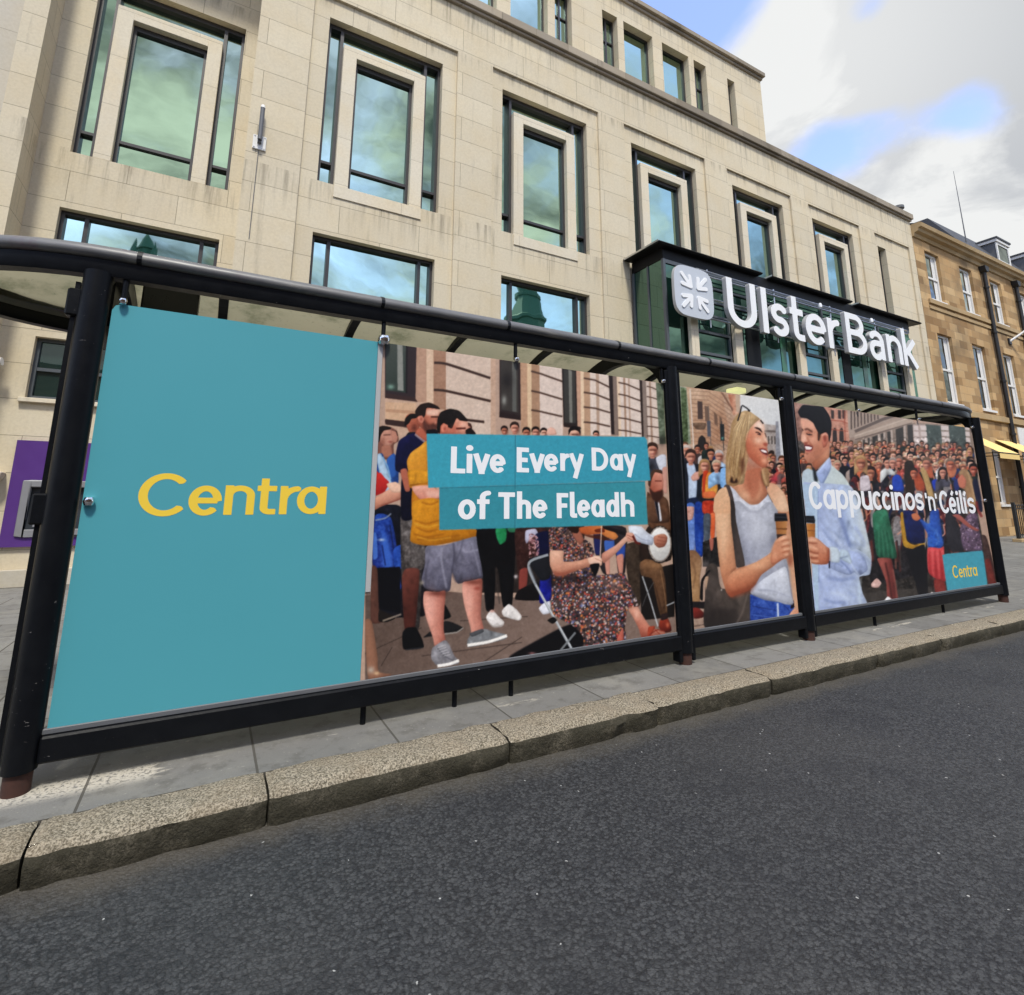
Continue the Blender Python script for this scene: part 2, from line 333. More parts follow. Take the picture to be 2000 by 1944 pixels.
def kerb():
    js = [-7.0, -5.9, -4.75, -3.6, -2.55, -1.5, -.455, .335, 1.49, 2.52, 3.61, 4.97, 6.04, 7.27, 8.4, 9.5, 10.7, 11.8, 12.9, 14.1, 15.2, 16.3, 17.5, 18.7, 19.8, 21, 22.2, 24, 26, 28]
    rs = np.random.RandomState(3); V = []; Fc = []; Mi = []
    prof = [(2.685, -.135), (2.672, -.09), (2.668, -.045), (2.676, -.018), (2.692, -.002), (2.715, .006), (2.77, .010), (2.83, .009), (2.885, .006), (2.904, -.002), (2.904, -.06)]
    for a, b in zip(js, js[1:]):
        g_ = rs.uniform(.003, .007); a += g_; b -= g_; n = max(int((b - a) / .035), 4) if b < 10 else 4; dz = rs.uniform(-.004, .006); dy = rs.uniform(-.007, .007); P = len(prof); i0 = len(V)
        lo = rs.randn(n + 1, P); 
        lo += np.repeat(rs.randn(n // 6 + 2, P), 6, 0)[:n + 1] * .55
        for _ in range(2): lo[1:-1] = (lo[:-2] + lo[2:] + 2 * lo[1:-1]) / 4
        chip = [(rs.uniform(.08, .92), rs.uniform(.03, .09)) for _ in range(rs.randint(1, 4))]
        for k in range(n + 1):
            t = k / n; x = a + (b - a) * t; e = min(t, 1 - t) * (b - a)
            rnd = .014 * max(0, 1 - e / .04) ** 2 + sum(.014 * max(0, 1 - abs(t - c0) * (b - a) / c1) for c0, c1 in chip)
            for j, (y, z) in enumerate(prof):
                q = lo[k, j] * .0065
                yy = y + dy * (j < 8) + (q + rnd if j < 5 else 0); zz = z + (dz + q * .7 - rnd if 3 < j < 9 else 0)
                V.append((x, yy, zz))
        for k in range(n):
            for j in range(P - 1):
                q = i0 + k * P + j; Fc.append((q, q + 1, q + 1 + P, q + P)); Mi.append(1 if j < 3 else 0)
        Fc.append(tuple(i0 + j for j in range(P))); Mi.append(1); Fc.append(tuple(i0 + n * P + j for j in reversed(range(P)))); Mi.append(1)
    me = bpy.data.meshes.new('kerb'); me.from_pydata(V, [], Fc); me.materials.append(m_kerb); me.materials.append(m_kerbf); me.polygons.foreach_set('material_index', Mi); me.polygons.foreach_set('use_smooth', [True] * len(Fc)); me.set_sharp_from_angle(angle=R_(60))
    bm = bmesh.new(); bm.from_mesh(me); bmesh.ops.recalc_face_normals(bm, faces=bm.faces); bm.to_mesh(me); bm.free()
    tag(link(bpy.data.objects.new('kerb', me)), kind='structure')
kerb()

# ---------------------------------------------------------------- the bank building
YF, YP, YR, YU = 9.10, 9.155, 10.2, 10.2       # street front, sunk bay panels, set-back left bay, set-back top storey
bank = thing('bank_building', (9, 9.1, 0), 'cream stone bank with tall framed windows behind the bus shelter', 'building')
BAYS = [(.82, 3.735), (4.575, 7.495), (8.316, 11.24), (12.142, 15.07), (15.982, 18.87), (19.83, 22.2)]
WIN = [(1.12, 3.42), (4.845, 7.165), (8.58, 10.90), (12.40, 14.70), (16.205, 18.48)]
HI, LO = (6.81, 10.25), (4.3, 5.815)
SLOT = (20.05, 20.58, 7.3, 10.23)
w = MB()
wall(w, YF, -.05, 22.56, 0, 12.0, [(a, b, -1, 10.665) for a, b in BAYS])
for i, (a, b) in enumerate(BAYS):
    hs = [(WIN[i][0], WIN[i][1], *HI), (WIN[i][0], WIN[i][1] - .04, *LO)] if i < 5 else [SLOT]
    if i in (2, 3, 4): hs = hs[:1]
    wall(w, YP, a, b, 0, 10.665, hs)
    reveal(w, YF, YP, (a, b, 0, 10.665), sides='lrt')
    for k, h in enumerate(hs): reveal(w, YP, YP + (.26 if k == 0 else .24), h)
# returns of the set-back bay, its wall, the far end and the body behind
k = YR / 10.
WL, WLs, WLt = (-2.495 * k, -.262 * k, 6.76, 10.22), (-2.50 * k, -.298 * k, 4.2, 5.775), (-2.505 * k, -.6, 2.685, 3.63)
wall(w, YR, -2.955, -.05, 0, 12.0, [WL, WLs, WLt])
for h, d in ((WL, .26), (WLs, .24), (WLt, .2)): reveal(w, YR, YR + d, h)
w.face([(-.05, YF, 0), (-.05, YR, 0), (-.05, YR, 12), (-.05, YF, 12)])
w.face([(22.56, YF, 0), (22.56, 24, 0), (22.56, 24, 12), (22.56, YF, 12)])
w.face([(-2.955, YF, 12.05), (22.56, YF, 12.05), (22.56, 24, 12.05), (-2.955, 24, 12.05)])
# left pier
w.box(-3.25, -2.955, 9.62, 11.2, 0, 13, skip='b')
# top storey
s = YU / YF
def up(x, z): return x * s, EYE + (z - EYE) * s
XE, ZC = up(14.12, 14.80); ZC = 16.12; ZW1 = up(0, 13.82)[1]; ZW0 = 12.9
UP = []
for c in (9.66, 4.83, 0., -4.83):
    for sg in (-1, 1):
        a1, a2, b1, b2 = .18, 1.21, 1.42, 1.925
        UP.append(tuple(sorted((up(c + sg * a1, 0)[0], up(c + sg * a2, 0)[0]))) + (0,)); UP.append(tuple(sorted((up(c + sg * b1, 0)[0], up(c + sg * b2, 0)[0]))) + (1,))
US = (up(12.51, 0)[0], up(12.83, 0)[0], ZW0, ZW1)
wall(w, YU, -8, XE, 12.2, ZC, [(a, b, ZW0, ZW1) for a, b, _ in UP] + [US])
for a, b, _ in UP: reveal(w, YU, YU + .3, (a, b, ZW0, ZW1))
reveal(w, YU, YU + .3, US)
w.face([(XE, YU, 12.2), (XE, 24, 12.2), (XE, 24, ZC), (XE, YU, ZC)])
w.build('wall', m_stone, bank)
# mouldings
mb = MB(); mb.box(-.10, 22.60, 8.97, 9.6, 11.865, 12.075); mb.box(-.07, 22.58, 9.03, 9.6, 11.80, 11.863); mb.build('ledge', m_ledge, bank, bevel=.012)
mb = MB(); mb.box(-8, XE + .12, YU - .14, 24, ZC + .002, ZC + .16); mb.box(-8, XE + .06, YU - .06, 24, ZC - .1, ZC); mb.build('cornice', m_ledge, bank, bevel=.01)
mb = MB(); mb.box(2, up(11.05, 0)[0], YU + 1.2, YU + 1.24, ZC + .17, ZC + 1.55)
for q in range(6): mb.box(2 + q * 2.05, 2.05 + q * 2.05, YU + 1.24, YU + 1.3, ZC + .17, ZC + 1.5)
mb.build('roof_screen', m_lead, bank)
mb = MB(); mb.lathe([(.13, 0), (.13, .22), (.19, .24), (.19, .34), (.02, .42)], (22.2, 9.25, 12.08), 16); mb.build('roof_vent', m_lead, bank, smooth=True)
# panel mouldings below the tall windows
mb = MB()
for a, b in WIN[:3]:
    mb = MB(); mb.box(a + .29, b - .36, YP - .022, YP - .001, 6.565, 6.80); mb.build('sill_panel', m_surround, bank, bevel=.004)
def tall_window(x0, x1, z0, z1, y, sc=1.):
    """outer ring of narrow panes, projecting stone surround, big inner pane"""
    W_ = x1 - x0; yb = y + .235
    fr = MB(); t = .055
    sl, sr, st = x0 + .295 * sc, x1 - .365 * sc, z1 - .46 * sc        # outer edges of stone surround
    fr.box(x0, x0 + t, yb - .1, yb + .02, z0, z1); fr.box(x1 - t, x1, yb - .1, yb + .02, z0, z1); fr.box(x0 + t, x1 - t, yb - .1, yb + .02, z1 - .09, z1)
    fr.box(x0 + t, sl, yb - .1, yb + .02, z0, z0 + t); fr.box(sr, x1 - t, yb - .1, yb + .02, z0, z0 + t)
    fr.box(sl - .06, sl, yb - .12, yb + .02, z0 + t, z1 - .09); fr.box(sr, sr + .06, yb - .12, yb + .02, z0 + t, z1 - .09)
    fr.box(x0 + t, sl - .06, yb - .09, yb + .02, z0 + .46, z0 + .51); fr.box(sr + .06, x1 - t, yb - .09, yb + .02, z0 + .46, z0 + .51)
    il, ir, it = sl + .245 * sc, sr - .235 * sc, st - .215 * sc        # inner opening
    yi = y + .185
    q = .055
    fr.box(il, il + q, yi - .06, yi + .02, z0, it); fr.box(ir - q, ir, yi - .06, yi + .02, z0, it); fr.box(il + q, ir - q, yi - .06, yi + .02, it - .10, it); fr.box(il + q, ir - q, yi - .06, yi + .02, z0, z0 + q); fr.box(il + q, ir - q, yi - .05, yi + .02, z0 + .445, z0 + .50)
    o = fr.build('window', m_frame, bank)
    g = MB(); g.face([(x0, yb, z0), (sl, yb, z0), (sl, yb, z1), (x0, yb, z1)]); g.face([(sr, yb, z0), (x1, yb, z0), (x1, yb, z1), (sr, yb, z1)]); g.face([(sl, yb, st - .1), (sr, yb, st - .1), (sr, yb, z1), (sl, yb, z1)])
    g.face([(il, yi, z0), (ir, yi, z0), (ir, yi, it), (il, yi, it)]); g.build('pane', m_glass, o)
    u = MB(); y0, y1 = y + .003, y + .23
    u.box(sl, il, y0, y1, z0 - .0, st); u.box(ir, sr, y0, y1, z0 - .0, st); u.box(il, ir, y0, y1, it, st); u.build('surround', m_surround, o, bevel=.006)
    return o
def low_window(x0, x1, z0, z1, y, m1=.30, m2=.27):
    fr = MB(); yb = y + .20; ring(fr, x0, x1, z0, z1, .055, yb - .08, yb + .03)
    for xm in (x0 + m1, x1 - m2): fr.box(xm - .03, xm + .03, yb - .07, yb + .02, z0 + .055, z1 - .055)
    o = fr.build('window', m_frame, bank); g = MB(); g.face([(x0, yb, z0), (x1, yb, z0), (x1, yb, z1), (x0, yb, z1)]); g.build('pane', m_glass, o)
for i, (a, b) in enumerate(WIN):
    tall_window(a, b, *HI, YP)
    if i < 2: low_window(a, b - .04, *LO, YP)
tall_window(*WL, YR, .98); low_window(*WLs, YR, .34, .27)
fr = MB(); a, b, c, d = WLt; yb = YR + .16; ring(fr, a, b, c, d, .05, yb - .05, yb + .03)
for xm in (a + .49, a + .98, a + 1.47): fr.box(xm - .035, xm + .035, yb - .045, yb + .02, c + .05, d - .05)
fr.box(a + .05, b - .05, yb - .04, yb + .025, c + .44, c + .49)
o = fr.build('window', m_greyframe, bank); g = MB(); g.face([(a, yb, c), (b, yb, c), (b, yb, d), (a, yb, d)]); g.build('pane', m_glasssm, o)
mb = MB(); mb.box(a - .06, b + .06, YR - .07, YR - .002, c - .07, c - .005); mb.build('window_sill', m_surround, bank, bevel=.006)
for x0, x1, kind in UP:
    fr = MB(); yb = YU + .26; ring(fr, x0, x1, ZW0, ZW1, .05, yb - .05, yb + .02)
    if kind:
        xm = x0 + (x1 - x0) * .5; fr.box(xm - .03, xm + .03, yb - .05, yb + .02, ZW0 + .05, ZW1 - .05)
        for zz in (.35, .68): fr.box(x0 + .05, x1 - .05, yb - .04, yb + .015, ZW0 + (ZW1 - ZW0) * zz - .02, ZW0 + (ZW1 - ZW0) * zz + .02)
    o = fr.build('window', m_frame, bank); g = MB(); g.face([(x0, yb, ZW0), (x1, yb, ZW0), (x1, yb, ZW1), (x0, yb, ZW1)]); g.build('pane', m_glass, o)
for h, y in ((SLOT, YP + .24), (US, YU + .26)):
    fr = MB(); ring(fr, *h, .05, y - .05, y + .02); o = fr.build('window', m_frame, bank); g = MB(); g.face([(h[0], y, h[2]), (h[1], y, h[2]), (h[1], y, h[3]), (h[0], y, h[3])]); g.build('pane', m_glassdk, o)
mb = MB(); mb.box(-2.95, -.06, YR - .10, YR - .002, 0.001, .235); mb.build('plinth', m_grey, bank, bevel=.006)
# building to the left of the bank
lb = thing('grey_building', (-6, 9.8, 0), 'pale grey stone building at the far left edge beside the bank', 'building')
mb = MB(); mb.box(-14, -3.26, 9.95, 20, 0, 14, skip='b'); mb.build('wall', m_grey, lb)
mb = MB(); mb.box(-14, -3.27, 9.82, 9.945, 10.4, 10.62); mb.build('string_course', m_grey, lb, bevel=.01)

# glazed entrance bay with canopy
bay = thing('glazed_entrance_bay', (13.6, 8.6, 0), 'dark glass box bay with black canopy slats on the front of the bank', 'entrance bay')
BX0, BX1, BY, BZ = 8.38, 18.88, 8.10, 6.56
mb = MB(); mb.face([(BX0, BY, 0), (BX1, BY, 0), (BX1, BY, BZ), (BX0, BY, BZ)]); mb.face([(BX0, BY, 0), (BX0, BY, BZ), (BX0, 9.09, BZ), (BX0, 9.09, 0)]); mb.face([(BX1, BY, 0), (BX1, 9.09, 0), (BX1, 9.09, BZ), (BX1, BY, BZ)]); mb.build('glazing', m_glassdk, bay)
mb = MB(); mb.box(BX0 - .02, BX1 + .02, BY - .03, 9.09, BZ + .001, BZ + .28); mb.build('fascia', m_canopy, bay, bevel=.01)
mb = MB(); mb.box(BX0 - .03, BX0 + .04, BY - .035, BY + .03, 0, BZ); mb.box(BX0 - .02, BX0 + .02, 8.55, 8.60, 0, BZ); mb.box(BX0 - .03, BX0 + .02, 9.02, 9.085, 0, BZ); mb.box(BX0 + .04, BX1, BY - .03, BY - .002, BZ - .09, BZ)
for x0, x1 in ((9.22, 10.40), (13.12, 14.24), (17.0, 18.10)):
    for z in (5.03, 4.52): mb.box(x0, x1, BY - .05, BY - .002, z - .03, z + .03)
    mb.box(x0, x0 + .05, BY - .045, BY - .003, 3, 6.4); mb.box(x1 - .05, x1, BY - .045, BY - .003, 3, 6.4)
for z in (5.45, 5.8, 6.15): mb.box(9.25, 18.4, BY - .047, BY - .004, z - .025, z + .025)
mb.build('glazing_bars', m_greyframe, bay)
for x0, x1 in ((8.97, 9.20), (10.42, 10.68), (12.84, 13.10), (14.26, 14.52), (16.68, 16.94), (18.13, 18.40)):
    mb = MB(); mb.box(x0, x1, BY - .16, BY - .052, 0, 5.33); mb.build('mullion', m_surround, bay, bevel=.008)
for x0, x1 in ((11.0, 11.5), (15.0, 15.4), (12.3, 12.5), (16.0, 16.2)):
    mb = MB(); mb.box(x0, x1, BY - .012, BY - .004, 2.5, 5.5); mb.build('door_leaf', m_green if x1 - x0 < .3 else m_canopy, bay)
mb = MB(); mb.box(18.47, 18.86, BY - .03, BY - .005, 0, 6.3); mb.build('corner_pane', m_green, bay)
for x0, x1 in ((8.10, 11.60), (11.98, 15.54), (15.86, 19.38)):
    mb = MB(); mb.prism([(7.90, 6.845), (7.94, 6.815), (9.08, 6.845), (9.08, 6.90), (7.94, 6.885)], 'x', x0, x1); mb.build('canopy', m_canopy, bay)
    mb = MB(); mb.box(x0 - .012, x0 - .002, 7.92, 9.05, 6.85, 6.89); mb.build('canopy_trim', m_steel, bay)
# ---------------------------------------------------------------- lettering drawn as strokes, traced to outlines
def El(cx, cy, rx, ry, a0, a1, n=28):
    return [(cx + rx * math.cos(R_(a0 + (a1 - a0) * k / n)), cy + ry * math.sin(R_(a0 + (a1 - a0) * k / n))) for k in range(n + 1)]
def strokes(ch, w, cap, xh, t, style=''):
    h = t / 2; m = w / 2; X = w - h
    asc = cap * 1.05; o = []
    ex = lambda a0, a1, H=xh: El(m, H / 2, m - h, H / 2 - h, a0, a1)
    if ch == 'C': o = [El(m * 1.04, cap / 2, m * 1.04 - h, cap / 2 - h, 42, 318, 40)]
    elif ch == 'c': o = [El(m * 1.06, xh / 2, m * 1.06 - h, xh / 2 - h, 48, 312, 36)]
    elif ch == 'o': o = [ex(0, 360)]
    elif ch in 'eé': o = [ex(-2, 318), [(h, xh * .5), (X, xh * .5)]]
    elif ch == 'n': r = min(m - h, xh * .42); o = [[(h, 0), (h, xh)], [(h, xh * .45)] + El(m, xh - h - r, m - h, r, 180, 0) + [(X, 0)]]
    elif ch == 'h': r = min(m - h, xh * .42); o = [[(h, 0), (h, asc)], [(h, xh * .45)] + El(m, xh - h - r, m - h, r, 180, 0) + [(X, 0)]]
    elif ch == 'u': r = min(m - h, xh * .42); o = [[(X, 0), (X, xh)], [(h, xh)] + El(m, h + r, m - h, r, 180, 360)]
    elif ch == 'r': r = xh * .42; o = [[(h, 0), (h, xh)], [(h, xh * .45)] + El(h + (w - h) * .95, xh - h - r, (w - h) * .95, r, 180, 92)]
    elif ch == 't':
        sx = w * .38; r = w * .3; T = cap * .9 if style != 'b' else cap
        o = [[(sx, T), (sx, h + r)] + El(sx + r, h + r, r, r, 180, 270) + [(w, h)], [(0, xh - h), (w, xh - h)]]
    elif ch == 'a' and style != 'b': o = [El(m - t * .08, xh / 2, m - h - t * .08, xh / 2 - h, 0, 360), [(X, 0), (X, xh)]]
    elif ch == 'a': o = [[(X, 0), (X, xh * .6)] + El(m, xh - h - xh * .28, m - h, xh * .28, 0, 150), [(X, xh * .56), (m, xh * .56)] + El(m - t * .2, xh * .31, m - h - t * .2, xh * .25, 90, 270) + [(m + t * .2, xh * .07), (X, xh * .24)]]
    elif ch == 'd': o = [El(m - t * .08, xh / 2, m - h - t * .08, xh / 2 - h, 0, 360), [(X, 0), (X, asc)]]
    elif ch == 'p': o = [El(m + t * .08, xh / 2, m - h - t * .08, xh / 2 - h, 0, 360), [(h, xh), (h, -xh * .40)]]
    elif ch == 'L': o = [[(h, cap), (h, 0)], [(h, h), (w, h)]]
    elif ch == 'E': o = [[(h, 0), (h, cap)], [(h, h), (w, h)], [(h, cap / 2), (w * .9, cap / 2)], [(h, cap - h), (w, cap - h)]]
    elif ch == 'F': o = [[(h, 0), (h, cap)], [(h, cap * .5), (w * .9, cap * .5)], [(h, cap - h), (w, cap - h)]]
    elif ch == 'T': o = [[(m, 0), (m, cap)], [(0, cap - h), (w, cap - h)]]
    elif ch == 'i': o = [[(m, 0), (m, xh)], 'dot']
    elif ch == 'í': o = [[(m, 0), (m, xh)]]
    elif ch == 'l' and style == 'b': o = [[(m, 0), (m, cap)]]
    elif ch == 'l': r = max(w - t - h, .25 * t) ; o = [[(h, asc), (h, h + r)] + El(h + r, h + r, r, r, 180, 270) + [(w, h)]]
    elif ch == 'v': o = [[(h * .9, xh), (m, h * .3)], [(w - h * .9, xh), (m, h * .3)], [(m - t * .55, h * .5), (m + t * .55, h * .5)]]
    elif ch == 'y': o = [[(h * .9, xh), (m + t * .1, h * .6)], [(w - h * .9, xh), (w * .38, -xh * .42)]]
    elif ch == 'D': o = [[(h, 0), (h, cap)], [(h, cap - h), (m * .8, cap - h)] + El(m * .8, cap / 2, w - h - m * .8, cap / 2 - h, 90, -90) + [(h, h)]]
    elif ch == 'f': sx = w * .42; r = w * .42; o = [[(sx, 0), (sx, cap - r)] + El(sx + r, asc - h - r, r, r, 180, 85), [(0, xh - h), (w * .95, xh - h)]]
    elif ch == 's':
        H = xh; ry = (H - t) / 4; o = [El(m, H - h - ry, m - h, ry, 28, 270, 24) + El(m, h + ry, m - h, ry, 90, -152, 24)[1:]]
    elif ch == 'U': r = m - h; o = [[(h, cap), (h, h + r)] + El(m, h + r, r, r, 180, 360) + [(X, cap)]]
    elif ch == 'B':
        a = cap * .53; o = [[(h, 0), (h, cap)], [(h, cap - h), (m, cap - h)] + El(m, (a + cap - h) / 2, m * .82 - h, (cap - h - a) / 2, 90, -90) + [(h, a)], [(h, a), (m, a)] + El(m, (a + h) / 2, m - h, (a - h) / 2, 90, -90) + [(h, h)]]
    elif ch == 'k': o = [[(h, 0), (h, cap)], [(w - h * 1.1, xh), (t * .9, xh * .46)], [(t * 1.25, xh * .60), (w - h * .9, 0)]]
    elif ch == "'": o = [[(m, cap), (m, cap * .7)]]
    return o
def outline(lines, t, res=48, dots=(), rnd=False):
    """signed distance of the strokes on a grid, marching squares, closed loops"""
    h = t / 2; P_ = np.array([q for l in lines for q in l] + [(d[0], d[1]) for d in dots])
    g = t / (res / 4.); x0, y0 = P_.min(0) - t; x1, y1 = P_.max(0) + t
    nx, ny = int((x1 - x0) / g) + 2, int((y1 - y0) / g) + 2
    Xg, Yg = np.meshgrid(x0 + np.arange(nx) * g, y0 + np.arange(ny) * g); D = np.full(Xg.shape, 1e9)
    for l in lines:
        for i, ((ax, ay), (bx, by)) in enumerate(zip(l, l[1:])):
            L_ = math.hypot(bx - ax, by - ay)
            if L_ < 1e-9: continue
            ux, uy = (bx - ax) / L_, (by - ay) / L_
            s = (Xg - ax) * ux + (Yg - ay) * uy; d = np.abs((Yg - ay) * ux - (Xg - ax) * uy) - h
            D = np.minimum(D, np.maximum(d, np.maximum(-s, s - L_)))
            if i > 0 or rnd: D = np.minimum(D, np.hypot(Xg - ax, Yg - ay) - h)
        if rnd: D = np.minimum(D, np.hypot(Xg - l[-1][0], Yg - l[-1][1]) - h)
    for cx, cy, r in dots: D = np.minimum(D, np.hypot(Xg - cx, Yg - cy) - r)
    nxt = {}
    def ip(i, j, k, l):
        a, b = D[j, i], D[l, k]; f = a / (a - b)
        return (i + (k - i) * f, j + (l - j) * f)
    I = D < 0; C = I[:-1, :-1] * 1 + I[:-1, 1:] * 2 + I[1:, 1:] * 4 + I[1:, :-1] * 8
    tab = {1: 'lb', 2: 'br', 3: 'lr', 4: 'rt', 6: 'bt', 7: 'lt', 8: 'tl', 9: 'tb', 12: 'rl', 13: 'rb', 14: 'bl', 11: 'tr'}
    pts = {}
    def edge(i, j, e):
        q = {'b': (i, j, i + 1, j), 't': (i, j + 1, i + 1, j + 1), 'l': (i, j, i, j + 1), 'r': (i + 1, j, i + 1, j + 1)}[e]
        pts[q] = ip(*q); return q
    for j, i in zip(*np.nonzero((C > 0) & (C < 15))):
        c = int(C[j, i])
        for sg in ({5: ('lb', 'rt'), 10: ('br', 'tl')}.get(c) or (tab[c],)):
            nxt[edge(i, j, sg[0])] = edge(i, j, sg[1])
    loops = []
    while nxt:
        s, e = nxt.popitem(); lp = [s]
        while e != s and e in nxt: lp.append(e); e = nxt.pop(e)
        q = np.array([pts[k] for k in lp]) * g + (x0, y0)
        # drop points on straight runs
        for _ in range(2):
            a, b = np.roll(q, 1, 0), np.roll(q, -1, 0); dev = np.abs((b - a)[:, 0] * (q - a)[:, 1] - (b - a)[:, 1] * (q - a)[:, 0]) / (np.linalg.norm(b - a, axis=1) + 1e-12)
            keep = (dev > g * .02) | (np.arange(len(q)) % 2 == 0)
            q = q[keep]
        if len(q) > 5: loops.append(q)
    return loops
def flat_letters(name, loops, y, depth, mats, parent, bevel=0.):
    """loops in (x, z) -> filled letter mesh standing on the plane Y=y, front towards -Y"""
    o0 = org(parent); cu = bpy.data.curves.new('c', 'CURVE'); cu.dimensions = '2D'; cu.fill_mode = 'BOTH' if depth else 'FRONT'; cu.extrude = depth / 2
    if bevel: cu.bevel_depth = bevel; cu.offset = -bevel
    for q in loops:
        sp = cu.splines.new('POLY'); sp.points.add(len(q) - 1); sp.use_cyclic_u = True
        sp.points.foreach_set('co', np.c_[q[:, 0], q[:, 1], np.zeros(len(q)), np.ones(len(q))].astype(np.float32).ravel())
    ob = bpy.data.objects.new('c', cu); COL.objects.link(ob); dg = bpy.context.evaluated_depsgraph_get()
    me = bpy.data.meshes.new_from_object(ob.evaluated_get(dg)); bpy.data.objects.remove(ob); bpy.data.curves.remove(cu)
    me.name = name; v = np.zeros(len(me.vertices) * 3, np.float32); me.vertices.foreach_get('co', v); v = v.reshape(-1, 3)
    v2 = np.stack([v[:, 0] - o0.x, y - v[:, 2] - o0.y, v[:, 1] - o0.z], 1); me.vertices.foreach_set('co', v2.astype(np.float32).ravel())
    me.materials.clear()
    for mm in (mats if isinstance(mats, (list, tuple)) else [mats]): me.materials.append(mm)
    me.update()
    if isinstance(mats, (list, tuple)):
        me.polygons.foreach_set('material_index', [0 if abs(p.normal.y) > .6 else 1 for p in me.polygons])
    return link(bpy.data.objects.new(name, me), parent)
def word(items, cap, xh, t, style='', hk=.74):
    """items: (char, x0, x1, baseline) in metres -> all loops"""
    out = []
    for k, it in enumerate(items):
        ch, x0, x1, zb = it[:4]; w = x1 - x0
        st = strokes(ch, w, cap / hk, xh / hk, t, style); dots = [(w / 2, xh / hk + t * 1.25, t * .64)] if 'dot' in st else []
        if ch in 'éí': st = st + [[(w * .5 - t * .1, xh / hk + t * .5), (w * .5 + t * .8, xh / hk + t * 1.7)]]
        lps = outline([l for l in st if l != 'dot'], t, dots=dots)
        out.append([q * (1, hk) + (x0, zb) for q in lps])
    return out

# ---------------------------------------------------------------- bank sign
YS = 7.75
sign = thing('bank_sign', (13.3, 7.8, 5.1), 'white raised letters Ulster Bank with grey square emblem on metal rails', 'shop sign')
lx0, lx1, lz0, lz1 = 8.30, 9.50, 5.15, 6.32
def superell(cx, cz, a, b, n=4.2, N=72):
    return np.array([(cx + a * math.copysign(abs(math.cos(t)) ** (2 / n), math.cos(t)), cz + b * math.copysign(abs(math.sin(t)) ** (2 / n), math.sin(t))) for t in np.linspace(0, 2 * math.pi, N, False)])
flat_letters('emblem_plate', [superell((lx0 + lx1) / 2, (lz0 + lz1) / 2, (lx1 - lx0) / 2, (lz1 - lz0) / 2)], YS + .02, .07, [m_logo, m_letterside], sign, .003)
em = []
for sx in (-1, 1):
    for sz in (-1, 1):
        P0 = np.array([.155 * sx, .165 * sz])
        for q in ((.56, .58), (.20, .53), (.56, .22)):
            e = (q[0] * sx, q[1] * sz); k = .40 if q == (.56, .58) else .0
            a = P0 + (np.array(e) - P0) * .05
            em.append([(a[0] * .66, a[1] * .645), (e[0] * .66, e[1] * .645)])
lp = []
for l in range(0, 12, 3):
    lp += [q + ((lx0 + lx1) / 2, (lz0 + lz1) / 2) for q in outline(em[l:l + 3], .088, rnd=True)]
flat_letters('emblem', lp, YS - .028, .02, m_sign, sign)
UB = [('U', 9.92, 10.93), ('l', 11.10, 11.36), ('s', 11.46, 12.11), ('t', 12.20, 12.73), ('e', 12.81, 13.68), ('r', 13.76, 14.28), ('B', 14.62, 15.57), ('a', 15.70, 16.46), ('n', 16.61, 17.42), ('k', 17.49, 18.30)]
for (ch, a, b), lps in zip(UB, word([(c, a, b, 5.165) for c, a, b in UB], 1.15, .835, .198, 'b', .86)):
    flat_letters('letter', lps, YS, .11, [m_sign, m_letterside], sign, .002)
for z in (6.43, 6.32, 5.78, 5.30):
    MB().tube([(9.2, YS + .16, z), (18.35, YS + .16, z)], .022, 8).build('rail', m_steel, sign, smooth=True)
for x in (9.6, 12.0, 14.4, 16.6, 18.2):
    mb = MB(); mb.tube([(x, YS + .19, 5.1), (x, YS + .19, 6.5)], .02, 8); mb.tube([(x, YS + .19, 5.45), (x, BY - .05, 5.45)], .018, 8); mb.tube([(x, YS + .19, 6.2), (x, BY - .05, 6.2)], .018, 8); mb.build('bracket', m_steel, sign, smooth=True)
for x in (13.72, 16.17):
    MB().lathe([(0, 0), (.04, .01), (.05, .06), (.03, .13), (0, .14)], (x, YS + .05, 6.28), 12).build('spotlight', m_sign, sign, smooth=True)

# ---------------------------------------------------------------- things on the wall and at the left edge
br = thing('wall_bracket', (.15, YF, 7.15), 'small white plate with an upright dark tube fixed high on the stone pilaster', 'bracket')
mb = MB(); mb.box(.045, .25, YF - .03, YF - .002, 7.03, 7.29)
for x in (.07, .225):
    for z in (7.055, 7.265): mb.lathe([(.0, .0), (.012, .0)], (x, YF - .032, z), 8)
mb.build('plate', m_white, br, bevel=.004)
mb = MB(); mb.tube([(.145, YF - .11, 7.16), (.145, YF - .11, 7.76)], .036, 14); mb.build('tube', m_lead, br, smooth=True)
mb = MB(); mb.lathe([(.0, .06), (.03, .05), (.04, 0), (0, 0)], (.145, YF - .11, 7.762), 14); mb.build('cap', m_white, br, smooth=True)
mb = MB(); mb.box(.115, .175, YF - .10, YF - .031, 7.13, 7.2); mb.tube([(.145, YF - .012, 7.02), (.143, YF - .012, 5.4)], .006, 6); mb.build('arm_and_cable', m_lead, br)
k2 = 1.012
atm = thing('cash_machine', (-2.05, YR - .06, .54), 'purple cash machine panel on the stone wall behind the left shelter post', 'cash machine')
yA = YR - .055; ax0, ax1, az0, az1 = -2.505 * k2, -1.35, .545, 2.05
